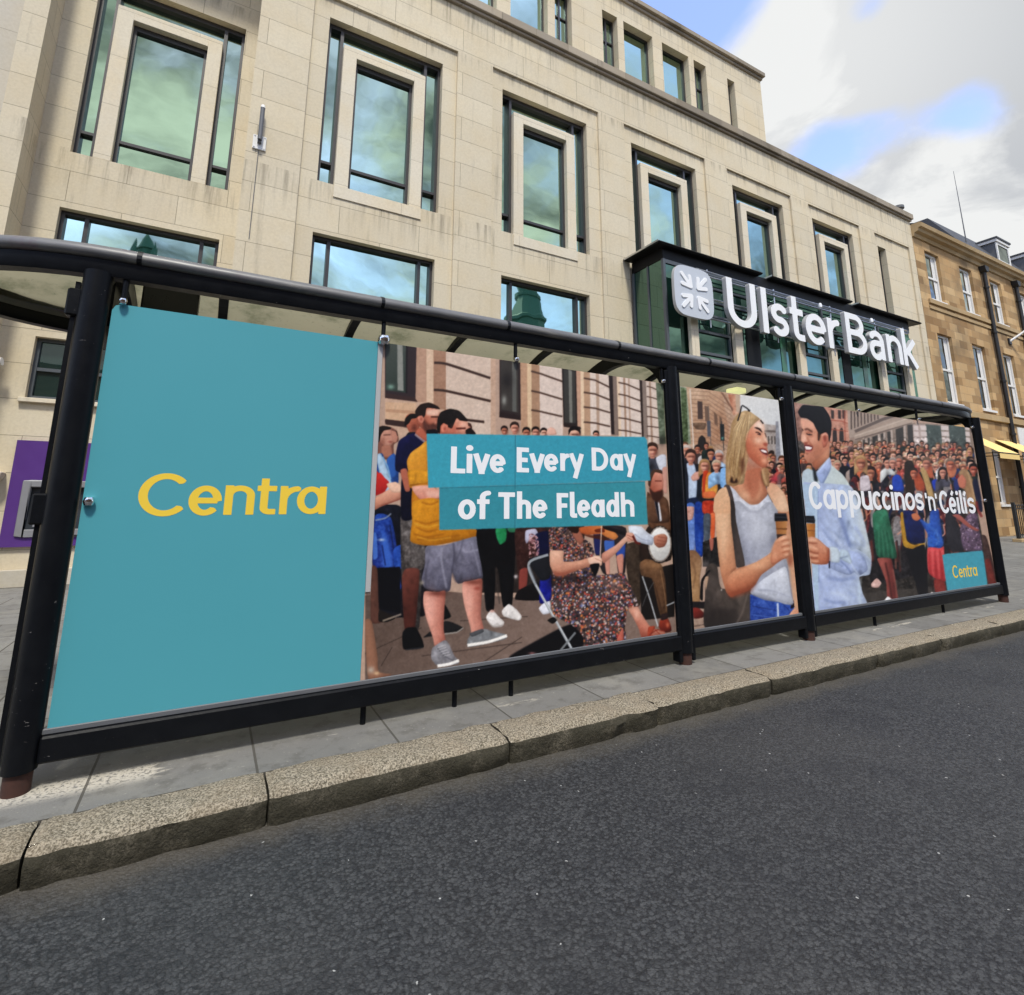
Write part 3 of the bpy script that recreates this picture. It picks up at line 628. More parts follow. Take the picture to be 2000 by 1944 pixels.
mb = MB(); wall(mb, yA, ax0, ax1, az0, az1, [(-2.30, -1.55, .78, 1.42)]); mb.face([(ax0, yA, az0), (ax0, YR - .003, az0), (ax0, YR - .003, az1), (ax0, yA, az1)]); mb.face([(ax0, yA, az1), (ax1, yA, az1), (ax1, YR - .003, az1), (ax0, YR - .003, az1)]); mb.face([(ax1, yA, az0), (ax1, yA, az1), (ax1, YR - .003, az1), (ax1, YR - .003, az0)]); mb.face([(ax0, yA, az0), (ax1, yA, az0), (ax1, YR - .003, az0), (ax0, YR - .003, az0)]); mb.build('surround', m_purple, atm)
mb = MB(); ring(mb, -2.385, -1.49, .69, 1.475, .095, yA - .03, yA + .01); mb.build('bezel', m_key, atm, bevel=.01)
mb = MB(); mb.face([(-2.29, yA + .03, 1.06), (-1.585, yA + .03, 1.06), (-1.585, yA + .045, 1.38), (-2.29, yA + .045, 1.38)]); mb.build('screen', m_screen, atm)
mb = MB(); mb.face([(-2.29, yA - .01, .785), (-1.585, yA - .01, .785), (-1.585, yA + .03, 1.06), (-2.29, yA + .03, 1.06)]); mb.build('keypad_tray', m_screen, atm)
mb = MB()
for i in range(4):
    for j in range(4): mb.box(-2.2 + j * .075, -2.14 + j * .075, yA - .005 + i * .008, yA + .012 + i * .008, .82 + i * .055, .862 + i * .055)
mb.build('keypad', m_key, atm)
ds = thing('door_surround', (-2.9, YR - .2, 0), 'carved cream stone pilaster with small capital at the left edge', 'door surround')
mb = MB(); mb.box(-3.15, -2.70, YR - .16, YR - .003, 0, 1.42, skip='b'); mb.build('shaft', m_surround, ds, bevel=.01)
mb = MB(); mb.prism([(-3.18, 1.421), (-2.68, 1.421), (-2.62, 1.50), (-2.60, 1.58), (-2.66, 1.60), (-3.25, 1.60)], 'y', YR - .21, YR - .003); mb.build('capital', m_surround, ds, bevel=.008)
wl = thing('wall_lamp', (-3.0, YR - .1, 3.1), 'small white wall light at the left edge beside the dark window', 'lamp')
mb = MB(); mb.tube([(-3.12, YR - .003, 3.16), (-3.05, YR - .2, 3.13), (-2.93, YR - .25, 3.12)], .02, 8); mb.build('arm', m_steel, wl, smooth=True)
mb = MB(); mb.tube([(-3.0, YR - .25, 3.11), (-2.80, YR - .27, 3.14)], .035, 12, r2=.06); mb.build('head', m_white, wl, smooth=True)

# ---------------------------------------------------------------- neighbouring sandstone terrace
nb = thing('sandstone_terrace', (34, 9.1, 0), 'golden sandstone terrace with white sash windows and slate dormers on the right', 'building')
NX0, NX1 = 22.58, 70
HZ = [(8.85, 10.84), (4.84, 7.50), (1.18, 3.3)]
cols = [23.92, 26.72, 29.5, 32.3, 35.1, 37.9, 40.7, 43.5]
holes = [(c - .56, c + .56, a, b) for c in cols for a, b in HZ[:2]] + [(c - .42, c + .42, *HZ[2]) for c in cols]
w = MB(); wall(w, YF, NX0, NX1, -.1, 11.25, holes)
for h in holes: reveal(w, YF, YF + .22, h)
w.face([(NX0, YF, 11.25), (NX0, 20, 11.25), (NX0, 20, -.1), (NX0, YF, -.1)]); w.build('wall', m_sand, nb)
mb = MB(); mb.prism([(YF - .001, 11.20), (YF - .06, 11.21), (YF - .10, 11.33), (YF - .22, 11.37), (YF - .25, 11.47), (YF - .34, 11.50), (YF - .37, 11.64), (YF - .32, 11.68), (YF + .4, 11.70), (YF + .4, 11.20)], 'x', NX0 - .02, NX1); mb.build('cornice', m_trim, nb)
mb = MB(); mb.box(NX0 + .5, NX1, YF - .07, YF - .002, 8.62, 8.80); mb.box(NX0 + .5, NX1, YF - .04, YF - .002, 8.40, 8.53); mb.box(NX0, NX1, YF - .10, YF - .002, 4.40, 4.62); mb.build('string_course', m_trim, nb, bevel=.008)
mb = MB(); mb.prism([(YF - .15, 11.702), (YF + 1.25, 13.93), (YF + 9, 14.3), (YF + 9, 11.702)], 'x', 27.4, NX1); mb.prism([(YF - .15, 11.702), (YF + .5, 12.0), (YF + 9, 12.4), (YF + 9, 11.702)], 'x', NX0, 27.39); mb.build('roof', m_slate, nb)
def sash(x0, x1, z0, z1):
    y = YF + .14; f = MB(); ring(f, x0, x1, z0, z1, .085, y - .03, y + .06); zm = z0 + (z1 - z0) * .49
    f.box(x0 + .085, x1 - .085, y - .025, y + .05, zm - .04, zm + .04); f.box(x0 - .03, x1 + .03, YF - .05, y - .031, z0 - .09, z0 - .003)
    o = f.build('window', m_white, nb); g = MB(); g.face([(x0 + .05, y + .02, z0 + .05), (x1 - .05, y + .02, z0 + .05), (x1 - .05, y + .02, z1 - .05), (x0 + .05, y + .02, z1 - .05)]); g.build('pane', m_glassn, o)
    c = MB(); cw = (x1 - x0) * .22
    for i in range(6): c.face([(x1 - .1 - cw * (i + 1) / 6, y + .016 - .004 * (i % 2), z0 + .09), (x1 - .1 - cw * i / 6, y + .016 - .004 * ((i + 1) % 2), z0 + .09), (x1 - .1 - cw * i / 6, y + .016 - .004 * ((i + 1) % 2), z1 - .09), (x1 - .1 - cw * (i + 1) / 6, y + .016 - .004 * (i % 2), z1 - .09)])
    c.build('curtain', m_white, o)
for h in holes: sash(*h)
for xd in (31.47, 34.75, 38, 42):
    x0, x1, yf, z1 = xd, xd + 1.3, YF + .35, 13.60
    d = MB(); d.box(x0, x1, yf, yf + 3, 12.2, z1 - .22, skip='b'); o = d.build('dormer', m_lead, nb)
    r = MB(); r.box(x0 - .12, x1 + .12, yf - .14, yf + 3, z1 - .08, z1); r.build('roof', m_slate, o)
    t = MB(); t.box(x0 - .08, x1 + .08, yf - .10, yf + 3, z1 - .218, z1 - .082); ring(t, x0 - .02, x1 + .02, 12.35, z1 - .225, .12, yf - .05, yf - .003); t.build('trim', m_white, o)
    g = MB(); g.face([(x0 + .1, yf - .02, 12.45), (x1 - .1, yf - .02, 12.45), (x1 - .1, yf - .02, z1 - .3), (x0 + .1, yf - .02, z1 - .3)]); g.build('pane', m_glassn, o)
mb = MB(); mb.box(25.6, 26.5, YF + 2.0, YF + 2.9, 13, 13.75); mb.build('chimney', m_sand, nb)
for x, z0, lab in ((28.2, -.1, 'black drainpipe between second and third window columns of the sandstone terrace'), (31.42, -.1, 'black drainpipe near the right edge beside the flagpole on the sandstone terrace')):
    dp = thing('drainpipe', (x, YF - .1, z0), lab, 'drainpipe', 'drainpipes on the sandstone terrace')
    mb = MB(); mb.tube([(x, YF - .11, z0), (x, YF - .11, 11.0)], .075, 12); mb.build('pipe', m_iron, dp, smooth=True)
    mb = MB(); mb.prism([(x - .19, 11.19), (x + .19, 11.19), (x + .15, 11.0), (x + .08, 10.92), (x - .08, 10.92), (x - .15, 11.0)], 'y', YF - .24, YF - .005); mb.build('hopper', m_iron, dp, bevel=.01)
    for zz in (1.8, 3.9, 6.1, 8.2, 10.2): mb = MB(); mb.lathe([(.075, 0), (.1, .01), (.1, .09), (.075, .1)], (x, YF - .11, zz), 12); mb.build('collar', m_iron, dp, smooth=True)
for x0, x1, lab in ((24.0, 25.62, 'yellow canvas awning partly hidden behind the right shelter post'), (26.72, 28.55, 'yellow canvas awning over the ground floor window by the drainpipe')):
    aw = thing('awning', ((x0 + x1) / 2, YF - .5, 3.0), lab, 'awning', 'yellow awnings on the sandstone terrace')
    z0, z1, yo = 2.98, 3.66, YF - 1.0
    mb = MB(); N = 10
    for i in range(N):
        a, b = x0 + (x1 - x0) * i / N, x0 + (x1 - x0) * (i + 1) / N
        mb.face([(a, YF - .02, z1), (b, YF - .02, z1), (b, yo, z0), (a, yo, z0)]); mb.face([(a, YF - .02, z1 - .012), (a, yo, z0 - .012), (b, yo, z0 - .012), (b, YF - .02, z1 - .012)])
    mb.face([(x0, YF - .02, z1), (x0, yo, z0), (x0, yo, z0 - .012), (x0, YF - .02, z1 - .012)]); mb.build('canopy', m_awn, aw)
    mb = MB(); mb.face([(x0, yo - .004, z0 - .03), (x1, yo - .004, z0 - .03), (x1, yo - .004, z0 - .22), (x0, yo - .004, z0 - .22)]); mb.build('valance', m_awn, aw)
    mb = MB(); mb.tube([(x0, yo, z0 - .02), (x1, yo, z0 - .02)], .02, 8); mb.tube([(x0, yo, z0 - .02), (x0, YF - .003, z0 - .02)], .015, 8); mb.tube([(x1, yo, z0 - .02), (x1, YF - .003, z0 - .02)], .015, 8); mb.build('frame', m_iron, aw, smooth=True)
sg = thing('shop_board', (30.2, YF - .03, 3.9), 'cream painted fascia board at the right edge of the sandstone terrace', 'sign board')
mb = MB(); mb.box(28.95, 31.2, YF - .05, YF - .003, 3.55, 4.3); mb.build('board', m_awn and m_white, sg, bevel=.01)
mb = MB(); mb.box(30.0, 30.1, YF - .056, YF - .052, 3.8, 4.05); mb.build('mark', m_iron, sg)
rl = thing('railing', (30, 7.6, 0), 'black iron area railing in front of the sandstone terrace', 'railing')
mb = MB()
for i in range(100):
    x = 22.9 + i * .14; mb.tube([(x, 7.6, .10), (x, 7.6, 1.12)], .011, 6); mb.lathe([(.011, 0), (.022, .03), (0, .09)], (x, 7.6, 1.12), 6)
mb.build('bars', m_iron, rl)
mb = MB(); mb.box(22.85, 36.9, 7.58, 7.62, 1.04, 1.075); mb.box(22.85, 36.9, 7.58, 7.62, .2, .24)
for x in (22.85, 25.9, 28.1, 31, 34): mb.box(x - .04, x + .04, 7.56, 7.64, .05, 1.25)
mb.build('rails', m_iron, rl)
mb = MB(); mb.box(22.7, 37, 7.48, 7.72, 0.001, .10); mb.build('kerb_stone', m_trim, rl, bevel=.01)
fp = thing('flagpole', (29.9, YF - .05, 8.1), 'white angled flagpole fixed to the sandstone terrace at the right edge', 'flagpole')
mb = MB(); mb.tube([(29.85, YF - .02, 8.12), (30.9, YF - 1.3, 9.3)], .05, 10, r2=.035); mb.build('pole', m_white, fp, smooth=True)
mb = MB(); mb.box(29.72, 29.96, YF - .06, YF - .003, 7.98, 8.26); mb.build('socket', m_iron, fp, bevel=.01)
am = thing('radio_mast', (28.8, 9.9, 12.3), 'thin grey aerial mast rising above the terrace roof', 'aerial')
mb = MB(); mb.tube([(28.8, 9.6, 12.3), (28.78, 9.6, 14.4), (28.74, 9.6, 16.3)], .028, 8, r2=.008); mb.build('mast', m_lead, am, smooth=True)
# ---------------------------------------------------------------- across the street: only seen mirrored in the windows
op = thing('brick_terrace', (10, -14, 0), 'brick terrace across the street mirrored in the bank windows', 'building')
rs = np.random.RandomState(5); x = -60
mbw = MB(); mbr = MB(); mbg = MB()
while x < 110:
    wd = rs.uniform(9, 16); hh = rs.uniform(7.5, 10.5); mbw.box(x, x + wd, -26, -14 + rs.uniform(-.2, .2), 0, hh, skip='b')
    mbr.prism([(-26.2, hh), (-13.6, hh), (-20, hh + 2.6)], 'x', x, x + wd)
    for k in range(int(wd / 2.6)):
        for zz in (1., 4.4): mbg.box(x + .9 + k * 2.6, x + 2.1 + k * 2.6, -14.4, -13.77, zz, zz + 2)
    x += wd + .02
mbw.build('wall', m_brickfar, op); mbr.build('roof', m_slate, op); mbg.build('windows', m_glassn, op)
dt = thing('domed_tower', (35, -40, 0), 'green copper dome tower mirrored in the lower bank window', 'tower')
mb = MB(); mb.box(31.5, 38.5, -44, -36, 0, 19, skip='b'); mb.build('base', m_brickfar, dt)
mb = MB(); mb.lathe([(2.5, 19), (2.5, 22), (2.7, 22.2), (2.7, 22.7), (2.3, 22.9), (2.3, 24.8), (2.65, 25.0), (2.65, 25.5), (2.45, 25.7), (2.05, 26.7), (1.65, 27.7), (1.8, 27.9), (1.8, 28.4), (1.45, 28.6), (1.45, 29.9), (1.6, 30.0), (1.6, 30.3), (.9, 31.0), (.2, 31.4), (.08, 33.4), (0, 33.4)], (35, -40, 0), 10); mb.build('dome', m_copper, dt)
ct = thing('pinnacled_tower', (-8, -40, 0), 'stone tower with pinnacles mirrored in the left bank window', 'tower')
mb = MB(); mb.box(-9.0, -7.0, -41, -39, 0, 24.2, skip='b'); mb.build('shaft', m_copper, ct)
mb = MB()
for sx, sy in ((-.95, -.95), (.95, -.95), (-.95, .95), (.95, .95)): mb.lathe([(.25, 24.2), (.25, 25), (.0, 26.3)], (-8 + sx, -40 + sy, 0), 8)
mb.lathe([(.8, 24.2), (.8, 25.4), (1.0, 25.5), (.6, 26.6), (.1, 27.4), (0, 27.4)], (-8, -40, 0), 12); mb.build('crown', m_copper, ct, smooth=True)
# ---------------------------------------------------------------- printed artwork (flat drawing in image coordinates)
AX0, AY0, AW, AH = 700, 640, 1245, 705          # drawing window (image pixels)
rngA = np.random.RandomState(7)
SH = np.zeros((AH, AW, 3), np.float32)
FA = (700, 660, 6.347); FB = (700, 920, 4.533); FC = (1000, 700, 5.95); FD = (1000, 1010, 5.936)
FE = (1310, 750, 7.616); FF = (1310, 980, 7.052); FG = (1530, 770, 9.52); FH = (1540, 960, 7.32)
FI = (1680, 800, 7.535); FJ = (1700, 980, 7.535); FK = (1380, 770, 10.578); FP = (600, 600, 2.5386); FR = (1250, 650, 2.612)
def hx(c):
    return np.array([int(c[i:i + 2], 16) / 255. for i in (0, 2, 4)], np.float32)
def pts_of(fr, s):
    v = np.array([float(t) for t in s.replace(',', ' ').split()]).reshape(-1, 2)
    return np.stack([fr[0] + v[:, 0] / fr[2] - AX0, fr[1] + v[:, 1] / fr[2] - AY0], 1)
def spline(p, closed=True, n=5, ten=.3):
    N = len(p); out = []
    for i in range(N if closed else N - 1):
        if closed: a, b, c, d = p[i - 1], p[i], p[(i + 1) % N], p[(i + 2) % N]
        else: a, b, c, d = p[max(i - 1, 0)], p[i], p[i + 1], p[min(i + 2, N - 1)]
        for k in range(n):
            t = k / n
            t2, t3 = t * t, t ** 3; out.append((2 * t3 - 3 * t2 + 1) * b + (t3 - 2 * t2 + t) * ten * (c - a) + (3 * t2 - 2 * t3) * c + (t3 - t2) * ten * (d - b))
    if not closed: out.append(p[-1])
    return np.array(out)
def pmask(p, pad=2, ss=3):
    x0 = max(int(p[:, 0].min()) - pad, 0); x1 = min(int(p[:, 0].max()) + pad + 1, AW)
    y0 = max(int(p[:, 1].min()) - pad, 0); y1 = min(int(p[:, 1].max()) + pad + 1, AH)
    if x1 <= x0 or y1 <= y0: return None
    w, h = x1 - x0, y1 - y0
    xs = x0 + (np.arange(w * ss) + .5) / ss
    m = np.zeros((h * ss, w * ss), bool)
    ys = y0 + (np.arange(h * ss) + .5) / ss
    q = np.roll(p, -1, 0)
    for (ax, ay), (bx, by) in zip(p, q):
        if ay == by: continue
        r = np.nonzero((ys >= min(ay, by)) & (ys < max(ay, by)))[0]
        if len(r) == 0: continue
        xi = ax + (ys[r] - ay) / (by - ay) * (bx - ax)
        m[r] ^= xs[None, :] > xi[:, None]
    return x0, y0, m.reshape(h, ss, w, ss).mean((1, 3)).astype(np.float32)
def blur(m, r):
    r = int(round(r))
    if r < 1: return m
    for ax in (0, 1):
        for _ in range(2):
            c = np.cumsum(np.pad(m, [(r + 1, r) if k == ax else (0, 0) for k in range(m.ndim)], mode='edge'), ax)
            n = m.shape[ax]
            hi = np.take(c, range(2 * r + 1, 2 * r + 1 + n), ax); lo = np.take(c, range(0, n), ax)
            m = (hi - lo) / (2 * r + 1)
    return m
def comp(x0, y0, m, col, a=1.):
    h, w = m.shape
    S = SH[y0:y0 + h, x0:x0 + w]
    mm = (m * a)[..., None]
    S[:] = S * (1 - mm) + col * mm
def P(fr, s, col, sm=True, soft=0, a=1., c2=None, g=None, nz=0., form=.45, fold=1.):
    p = pts_of(fr, s)
    if sm: p = spline(p)
    r = pmask(p, pad=2 + 3 * int(soft))
    if r is None: return
    x0, y0, m = r
    if soft: m = blur(m, soft)
    c = hx(col)
    if c2 is not None:
        G = pts_of(fr, '%f %f %f %f' % g); d = G[1] - G[0]
        yy, xx = np.mgrid[0:m.shape[0], 0:m.shape[1]]
        t = np.clip(((xx + x0 - G[0, 0]) * d[0] + (yy + y0 - G[0, 1]) * d[1]) / (d @ d), 0, 1)[..., None]
        c = c * (1 - t) + hx(c2) * t
    if nz:
        n = blur(rngA.randn(*m.shape).astype(np.float32), 1) * 2.2 + blur(rngA.randn(*m.shape).astype(np.float32), 4) * 5
        c = c + (n * nz)[..., None]
    if sm and not soft and a > .9 and form:
        r = int(min(max(.11 * min(m.shape), 1), 16)); b = blur(m, r); gy, gx = np.gradient(b)
        k = np.clip((gx * .5 + gy * .8) * r * .55, -.34, .22) - .26 * np.clip(1 - (b - .45) * 2.2, 0, 1)
        c = c * (1 + form * k[..., None])
        area = float(m.sum())
        if area > 700:
            q = c.reshape(-1, 3).mean(0); skin = q[0] > .5 and q[0] - q[2] > .16 and q[0] - q[1] > .08 and q[2] > .22
            F = np.zeros(m.shape, np.float32); hh, ww = m.shape; ln = max(min(hh, ww) * .34, 5)
            for _ in range(int(min(area / (55 if not skin else 160), 260))):
                cx, cy = rngA.uniform(0, ww), rngA.uniform(0, hh); an = rngA.normal(1.35, .5); l2 = rngA.uniform(.3, 1) * ln / 2; wd = rngA.uniform(.8, 2.6)
                R = int(l2 + 4); xa, xb, ya, yb = max(int(cx) - R, 0), min(int(cx) + R, ww), max(int(cy) - R, 0), min(int(cy) + R, hh)
                if xb <= xa or yb <= ya: continue
                yy, xx = np.mgrid[ya:yb, xa:xb]; u = (xx - cx) * np.cos(an) + (yy - cy) * np.sin(an); v = -(xx - cx) * np.sin(an) + (yy - cy) * np.cos(an) + u * u * rngA.normal(0, .012)
                F[ya:yb, xa:xb] += rngA.choice((-1., .75)) * np.exp(-(v / wd) ** 2 - (u / l2) ** 4)
            F = blur(F, 2 if area > 3000 else 1) * 1.5
            c = c * (1 + (np.clip(F, -2, 2) * (.10 if not skin else .03) * fold)[..., None])
    comp(x0, y0, m, c, a)
def Q(fr, s, col, **k): P(fr, s, col, sm=False, **k)
def B(fr, x, y, rx, ry, col, a=.5):
    c = pts_of(fr, '%f %f' % (x, y))[0]; rx, ry = rx / fr[2], ry / fr[2]
    x0 = max(int(c[0] - 3 * rx), 0); x1 = min(int(c[0] + 3 * rx) + 2, AW); y0 = max(int(c[1] - 3 * ry), 0); y1 = min(int(c[1] + 3 * ry) + 2, AH)
    if x1 <= x0 or y1 <= y0: return
    yy, xx = np.mgrid[y0:y1, x0:x1]
    comp(x0, y0, np.exp(-(((xx - c[0]) / rx) ** 2 + ((yy - c[1]) / ry) ** 2)).astype(np.float32), hx(col), a)
def L(fr, s, w, col, a=1., soft=0, sm=True, w2=None):
    p = pts_of(fr, s)
    if sm and len(p) > 2: p = spline(p, False, 4)
    t = np.gradient(p, axis=0); t /= np.linalg.norm(t, axis=1)[:, None] + 1e-9
    n = np.stack([-t[:, 1], t[:, 0]], 1)
    ww = np.linspace(w, w if w2 is None else w2, len(p))[:, None] / 2 / fr[2]
    r = pmask(np.concatenate([p + n * ww, (p - n * ww)[::-1]]), pad=2 + 3 * int(soft))
    if r is None: return
    x0, y0, m = r
    if soft: m = blur(m, soft)
    comp(x0, y0, m, hx(col), a)
def speck(fr, s, cols, n, r0, r1, sm=True, asp=1., a=.95):
    p = pts_of(fr, s)
    if sm: p = spline(p)
    r = pmask(p)
    x0, y0, m = r; h, w = m.shape
    S = SH[y0:y0 + h, x0:x0 + w].copy()
    for i in range(n):
        cx, cy = rngA.uniform(0, w), rngA.uniform(0, h); rr = rngA.uniform(r0, r1); R = int(rr * asp) + 3
        xa, xb, ya, yb = max(int(cx) - R, 0), min(int(cx) + R, w), max(int(cy) - R, 0), min(int(cy) + R, h)
        if xb <= xa or yb <= ya: continue
        yy, xx = np.mgrid[ya:yb, xa:xb]
        k = np.clip(1.2 - np.hypot((xx - cx) / rr, (yy - cy) / (rr * asp)), 0, 1)[..., None] * a
        S[ya:yb, xa:xb] = S[ya:yb, xa:xb] * (1 - k) + hx(cols[rngA.randint(len(cols))]) * k
    T = SH[y0:y0 + h, x0:x0 + w]; T[:] = T * (1 - m[..., None]) + S * m[..., None]
SKIN = ['d8a48c', 'cf9580', 'e0b09a', 'c08468', 'b87a62', 'd59a84']
HAIR = ['2a201c', '3a2a22', '57402e', '8a6a48', 'b89468', '1c1818', '6b4a34', 'c0a890', '4a3428']
CLOTH = ['22242e', '8c2e30', 'c8c4c4', '2e4c88', '1c1c22', '5a4a48', 'b05a50', '3a3440', 'a89890', '2a3a34', '74605c', 'c46a4a']
ONE = (0, 0, 1.)
def head(x, y, r, hair=None, skin=None, cloth=None, long=False, body=1.):
    """one onlooker of the crowd: shoulders, neck, face, hair (image pixels)"""
    R = rngA
    hair = hair or HAIR[R.randint(len(HAIR))]; skin = skin or SKIN[R.randint(len(SKIN))]; cloth = cloth or CLOTH[R.randint(len(CLOTH))]
    f = (x, y, 1. / r)
    if body: P(f, '-1.7,4.9 -1.75,2.3 -1.0,1.5 -.35,1.2 .35,1.2 1.0,1.5 1.75,2.3 1.7,%f 0,%f' % (4.9 * body, 5 * body), cloth, nz=.03)
    if body: B(f, R.uniform(-.6, .6), 3, .5, 1.4, '181418', .35)
    if long: P(f, '-1.15,2.2 -1.2,0 -.8,-1.1 0,-1.4 .8,-1.1 1.2,0 1.15,2.2 .5,1.6 -.5,1.6', hair, nz=.03)
    Q(f, '-.35,.6 .35,.6 .4,1.5 -.4,1.5', skin); B(f, 0, 1.05, .45, .25, '6a3a30', .5)
    P(f, '-.82,-.3 -.75,.45 -.35,1.05 0,1.15 .35,1.05 .75,.45 .82,-.3 .5,-1.0 -.5,-1.0', skin, nz=.02)
    P(f, '-.95,.05 -1.0,-.7 -.55,-1.3 .1,-1.42 .75,-1.15 1.0,-.5 .9,0 .68,-.5 .1,-.75 -.6,-.6', hair, nz=.03)
    B(f, 0, -.08, .66, .2, '4a2a22', .62); B(f, -.35, -.05, .16, .1, '2a1814', .4); B(f, .38, -.05, .16, .1, '2a1814', .4)
    B(f, .03, .3, .14, .2, 'f0c8b4', .5); B(f, .03, .62, .36, .13, '6a2a2a', .75); B(f, 0, .6, .22, .06, 'f4e8e4', .5)
    B(f, .62, .3, .4, .8, '5a3028', .5); B(f, -.3, .3, .25, .25, 'f4c8b0', .3)

def rough(x0, y0, x1, y1, k):
    """break up a busy patch: camera blur plus fine tonal noise (across: window pixels, down: image pixels)"""
    x0 -= 0; S = SH[y0 - AY0:y1 - AY0, x0 - 0:x1]; h, w = S.shape[:2]
    n = blur(rngA.randn(h, w).astype(np.float32), 1) * 2.6
    S[:] = np.clip(S * (1 + (n * k * 2)[..., None]), 0, 1)
def paint():
    S = SH; S[:] = hx('b49a8a')
    # ---------- panel two: the stone front behind the crowd
    Q(FA, '330,40 1700,200 1700,1250 330,1250', 'bfa18d', nz=.012)
    for a, b, c in (('700,60 850,90 850,800 700,800', 'b4937f', 0), ('845,90 932,110 932,820 845,810', 'd0b29a', 0), ('930,105 1088,140 1088,900 930,880', 'a5836e', 0), ('1085,140 1640,230 1640,1200 1085,1200', 'cbb5a5', 0)):
        Q(FA, a, b, nz=.014)
    for s in ('940,315 1095,330 1635,505', '935,650 1095,665 1640,790', '330,1040 700,1062 1080,1000 1560,1048'):
        L(FA, s, 34, '5d4840', .95)
        L(FA, s, 14, '33241f', .6)
    Q(FA, '330,40 722,90 708,785 330,735', '43373a')
    Q(FA, '340,45 612,72 600,690 340,655', '575d58', c2='3f4a44', g=(340, 50, 600, 690)); Q(FA, '483,50 548,70 560,665 486,655', '8d8e88'); Q(FA, '590,75 615,80 605,690 585,690', '2b2628')
    B(FA, 400, 610, 40, 30, '9cc0b0', .7)
    Q(FA, '330,690 700,745 735,800 330,752', '4c3a38'); Q(FA, '335,800 720,815 700,1060 335,1010', 'c9a68a', nz=.012); L(FA, '340,905 700,930', 40, 'b08a70', .7)
    Q(FA, '335,1012 610,1045 610,1120 335,1080', '4a3733')
    Q(FC, '-145,20 100,40 108,700 -145,650', '403534'); Q(FC, '-135,30 70,45 75,640 -125,600', '4d4844'); Q(FC, '0,45 50,50 52,630 5,620', '6a6a66'); B(FC, -95, 490, 28, 55, 'a8aaa4', .75); B(FC, -60, 260, 60, 90, '2b2626', .7)
    Q(FC, '-145,620 120,680 180,735 -150,690', '3a2c2b')
    Q(FC, '95,30 178,50 185,900 105,900', 'b8957c', nz=.012); Q(FC, '175,45 228,55 232,900 183,900', 'd6b898'); Q(FC, '225,55 325,70 330,900 230,900', 'a98971', nz=.012); Q(FC, '318,65 578,105 592,900 326,900', 'd3c0b4', nz=.012)
    def courses(x0, x1, xm, ya, yb, w):
        for a, b in zip(ya, yb):
            m = a + (b - a) * .22
            L(FC, '%f,%f %f,%f %f,%f' % (x0, a, xm, m, x1, b), w, '5a463d', .9, sm=False)
    courses(222, 585, 325, (155, 382, 605), (275, 482, 682), 22)
    Q(FC, '578,105 752,140 765,795 598,775', '3b3331'); Q(FC, '600,130 730,150 740,760 612,750', '4c4a46'); Q(FC, '655,135 695,145 702,755 668,750', '807f78'); Q(FC, '596,765 790,800 830,835 600,800', '3a2d2a')
    Q(FC, '745,140 800,148 808,800 760,790', 'c09a84', nz=.01); Q(FC, '795,145 838,152 845,900 803,900', 'dcbfa2'); Q(FC, '832,150 905,165 912,900 842,900', 'b5957c'); Q(FC, '905,160 1130,195 1150,900 912,900', 'd5c3b6', nz=.012); Q(FC, '972,165 1010,172 1018,900 985,900', 'b39a88')
    courses(832, 1140, 965, (235, 400, 570, 745), (345, 490, 637, 797), 20)
    Q(FC, '1122,190 1222,210 1250,900 1155,900', '8a7a70'); Q(FC, '1122,190 1168,200 1190,890 1152,885', '3c302e')
    Q(FC, '1215,208 1255,215 1275,920 1240,920', 'dbc0a6'); Q(FC, '1250,213 1480,255 1512,930 1270,925', 'd4c2b6', nz=.012); Q(FC, '1290,220 1315,226 1335,925 1312,925', 'a98d7a'); Q(FC, '1345,230 1365,235 1385,925 1365,925', 'b79d8c')
    courses(1235, 1500, 1330, (285, 420, 557, 695, 838), (378, 502, 628, 752, 882), 17)
    Q(FC, '1478,255 1560,270 1590,930 1520,930', '8e7f76'); Q(FC, '1480,255 1510,262 1530,920 1508,915', '41342f')
    Q(FC, '1555,270 1690,290 1725,1000 1585,1000', 'd0bdb0', nz=.015); Q(FC, '1590,275 1610,280 1640,1000 1615,1000', 'a58b7a')
    courses(1565, 1712, 1620, (330, 450, 565, 680, 795, 905), (385, 490, 600, 705, 810, 925), 13)
    Q(FC, '1670,285 1760,300 1790,1000 1715,1000', '66705e', nz=.06)
    # ---------- paving of panel two
    Q(FB, '60,1100 700,1060 1450,1130 3000,1050 3000,2000 60,2000', '6a5a52', c2='85736a', g=(300, 1200, 1400, 1750), nz=.015)
    for s in ('60,1620 560,1390', '200,1730 300,1560', '1050,1730 1450,1470', '560,1640 1450,1520', '900,1330 1500,1290'):
        L(FB, s, 7, '3c312d', .7)
    # ---------- onlookers behind the teal banner
    P(FB, '280,380 640,380 640,1250 160,1250 200,700', '25222a', nz=.02)
    Q(FB, '1040,480 2000,480 2000,1080 1040,1080', '3a322f', nz=.03)
    for x, y, r, h in ((893, 836, 9, '2c1f1b'), (912, 840, 10, '5a3a30'), (1005, 837, 9, '3a2a24'), (985, 842, 7, '2a1e1b'), (1028, 846, 8, '1f1816'), (1046, 845, 8, '241b18'), (1062, 846, 7, '201614'), (1122, 850, 12, '1f1816'), (1164, 850, 6, '2a201c')):
        head(x, y, r, hair=h, body=0)
    P(FC, '405,890 410,830 455,805 500,830 515,890', 'dfae9c')
    # man with dark fade (far left back), young man looking up
    P(FA, '580,1020 600,965 660,940 730,960 760,1060 740,1180 640,1180 600,1110', 'b06a54', nz=.02)
    P(FA, '575,1100 580,1010 640,950 720,950 720,1000 660,1010 630,1060', '25201e'); B(FA, 690, 1120, 40, 50, '4a2620', .6)
    P(FA, '560,1280 620,1180 760,1180 800,1300 560,1320', '22262e')
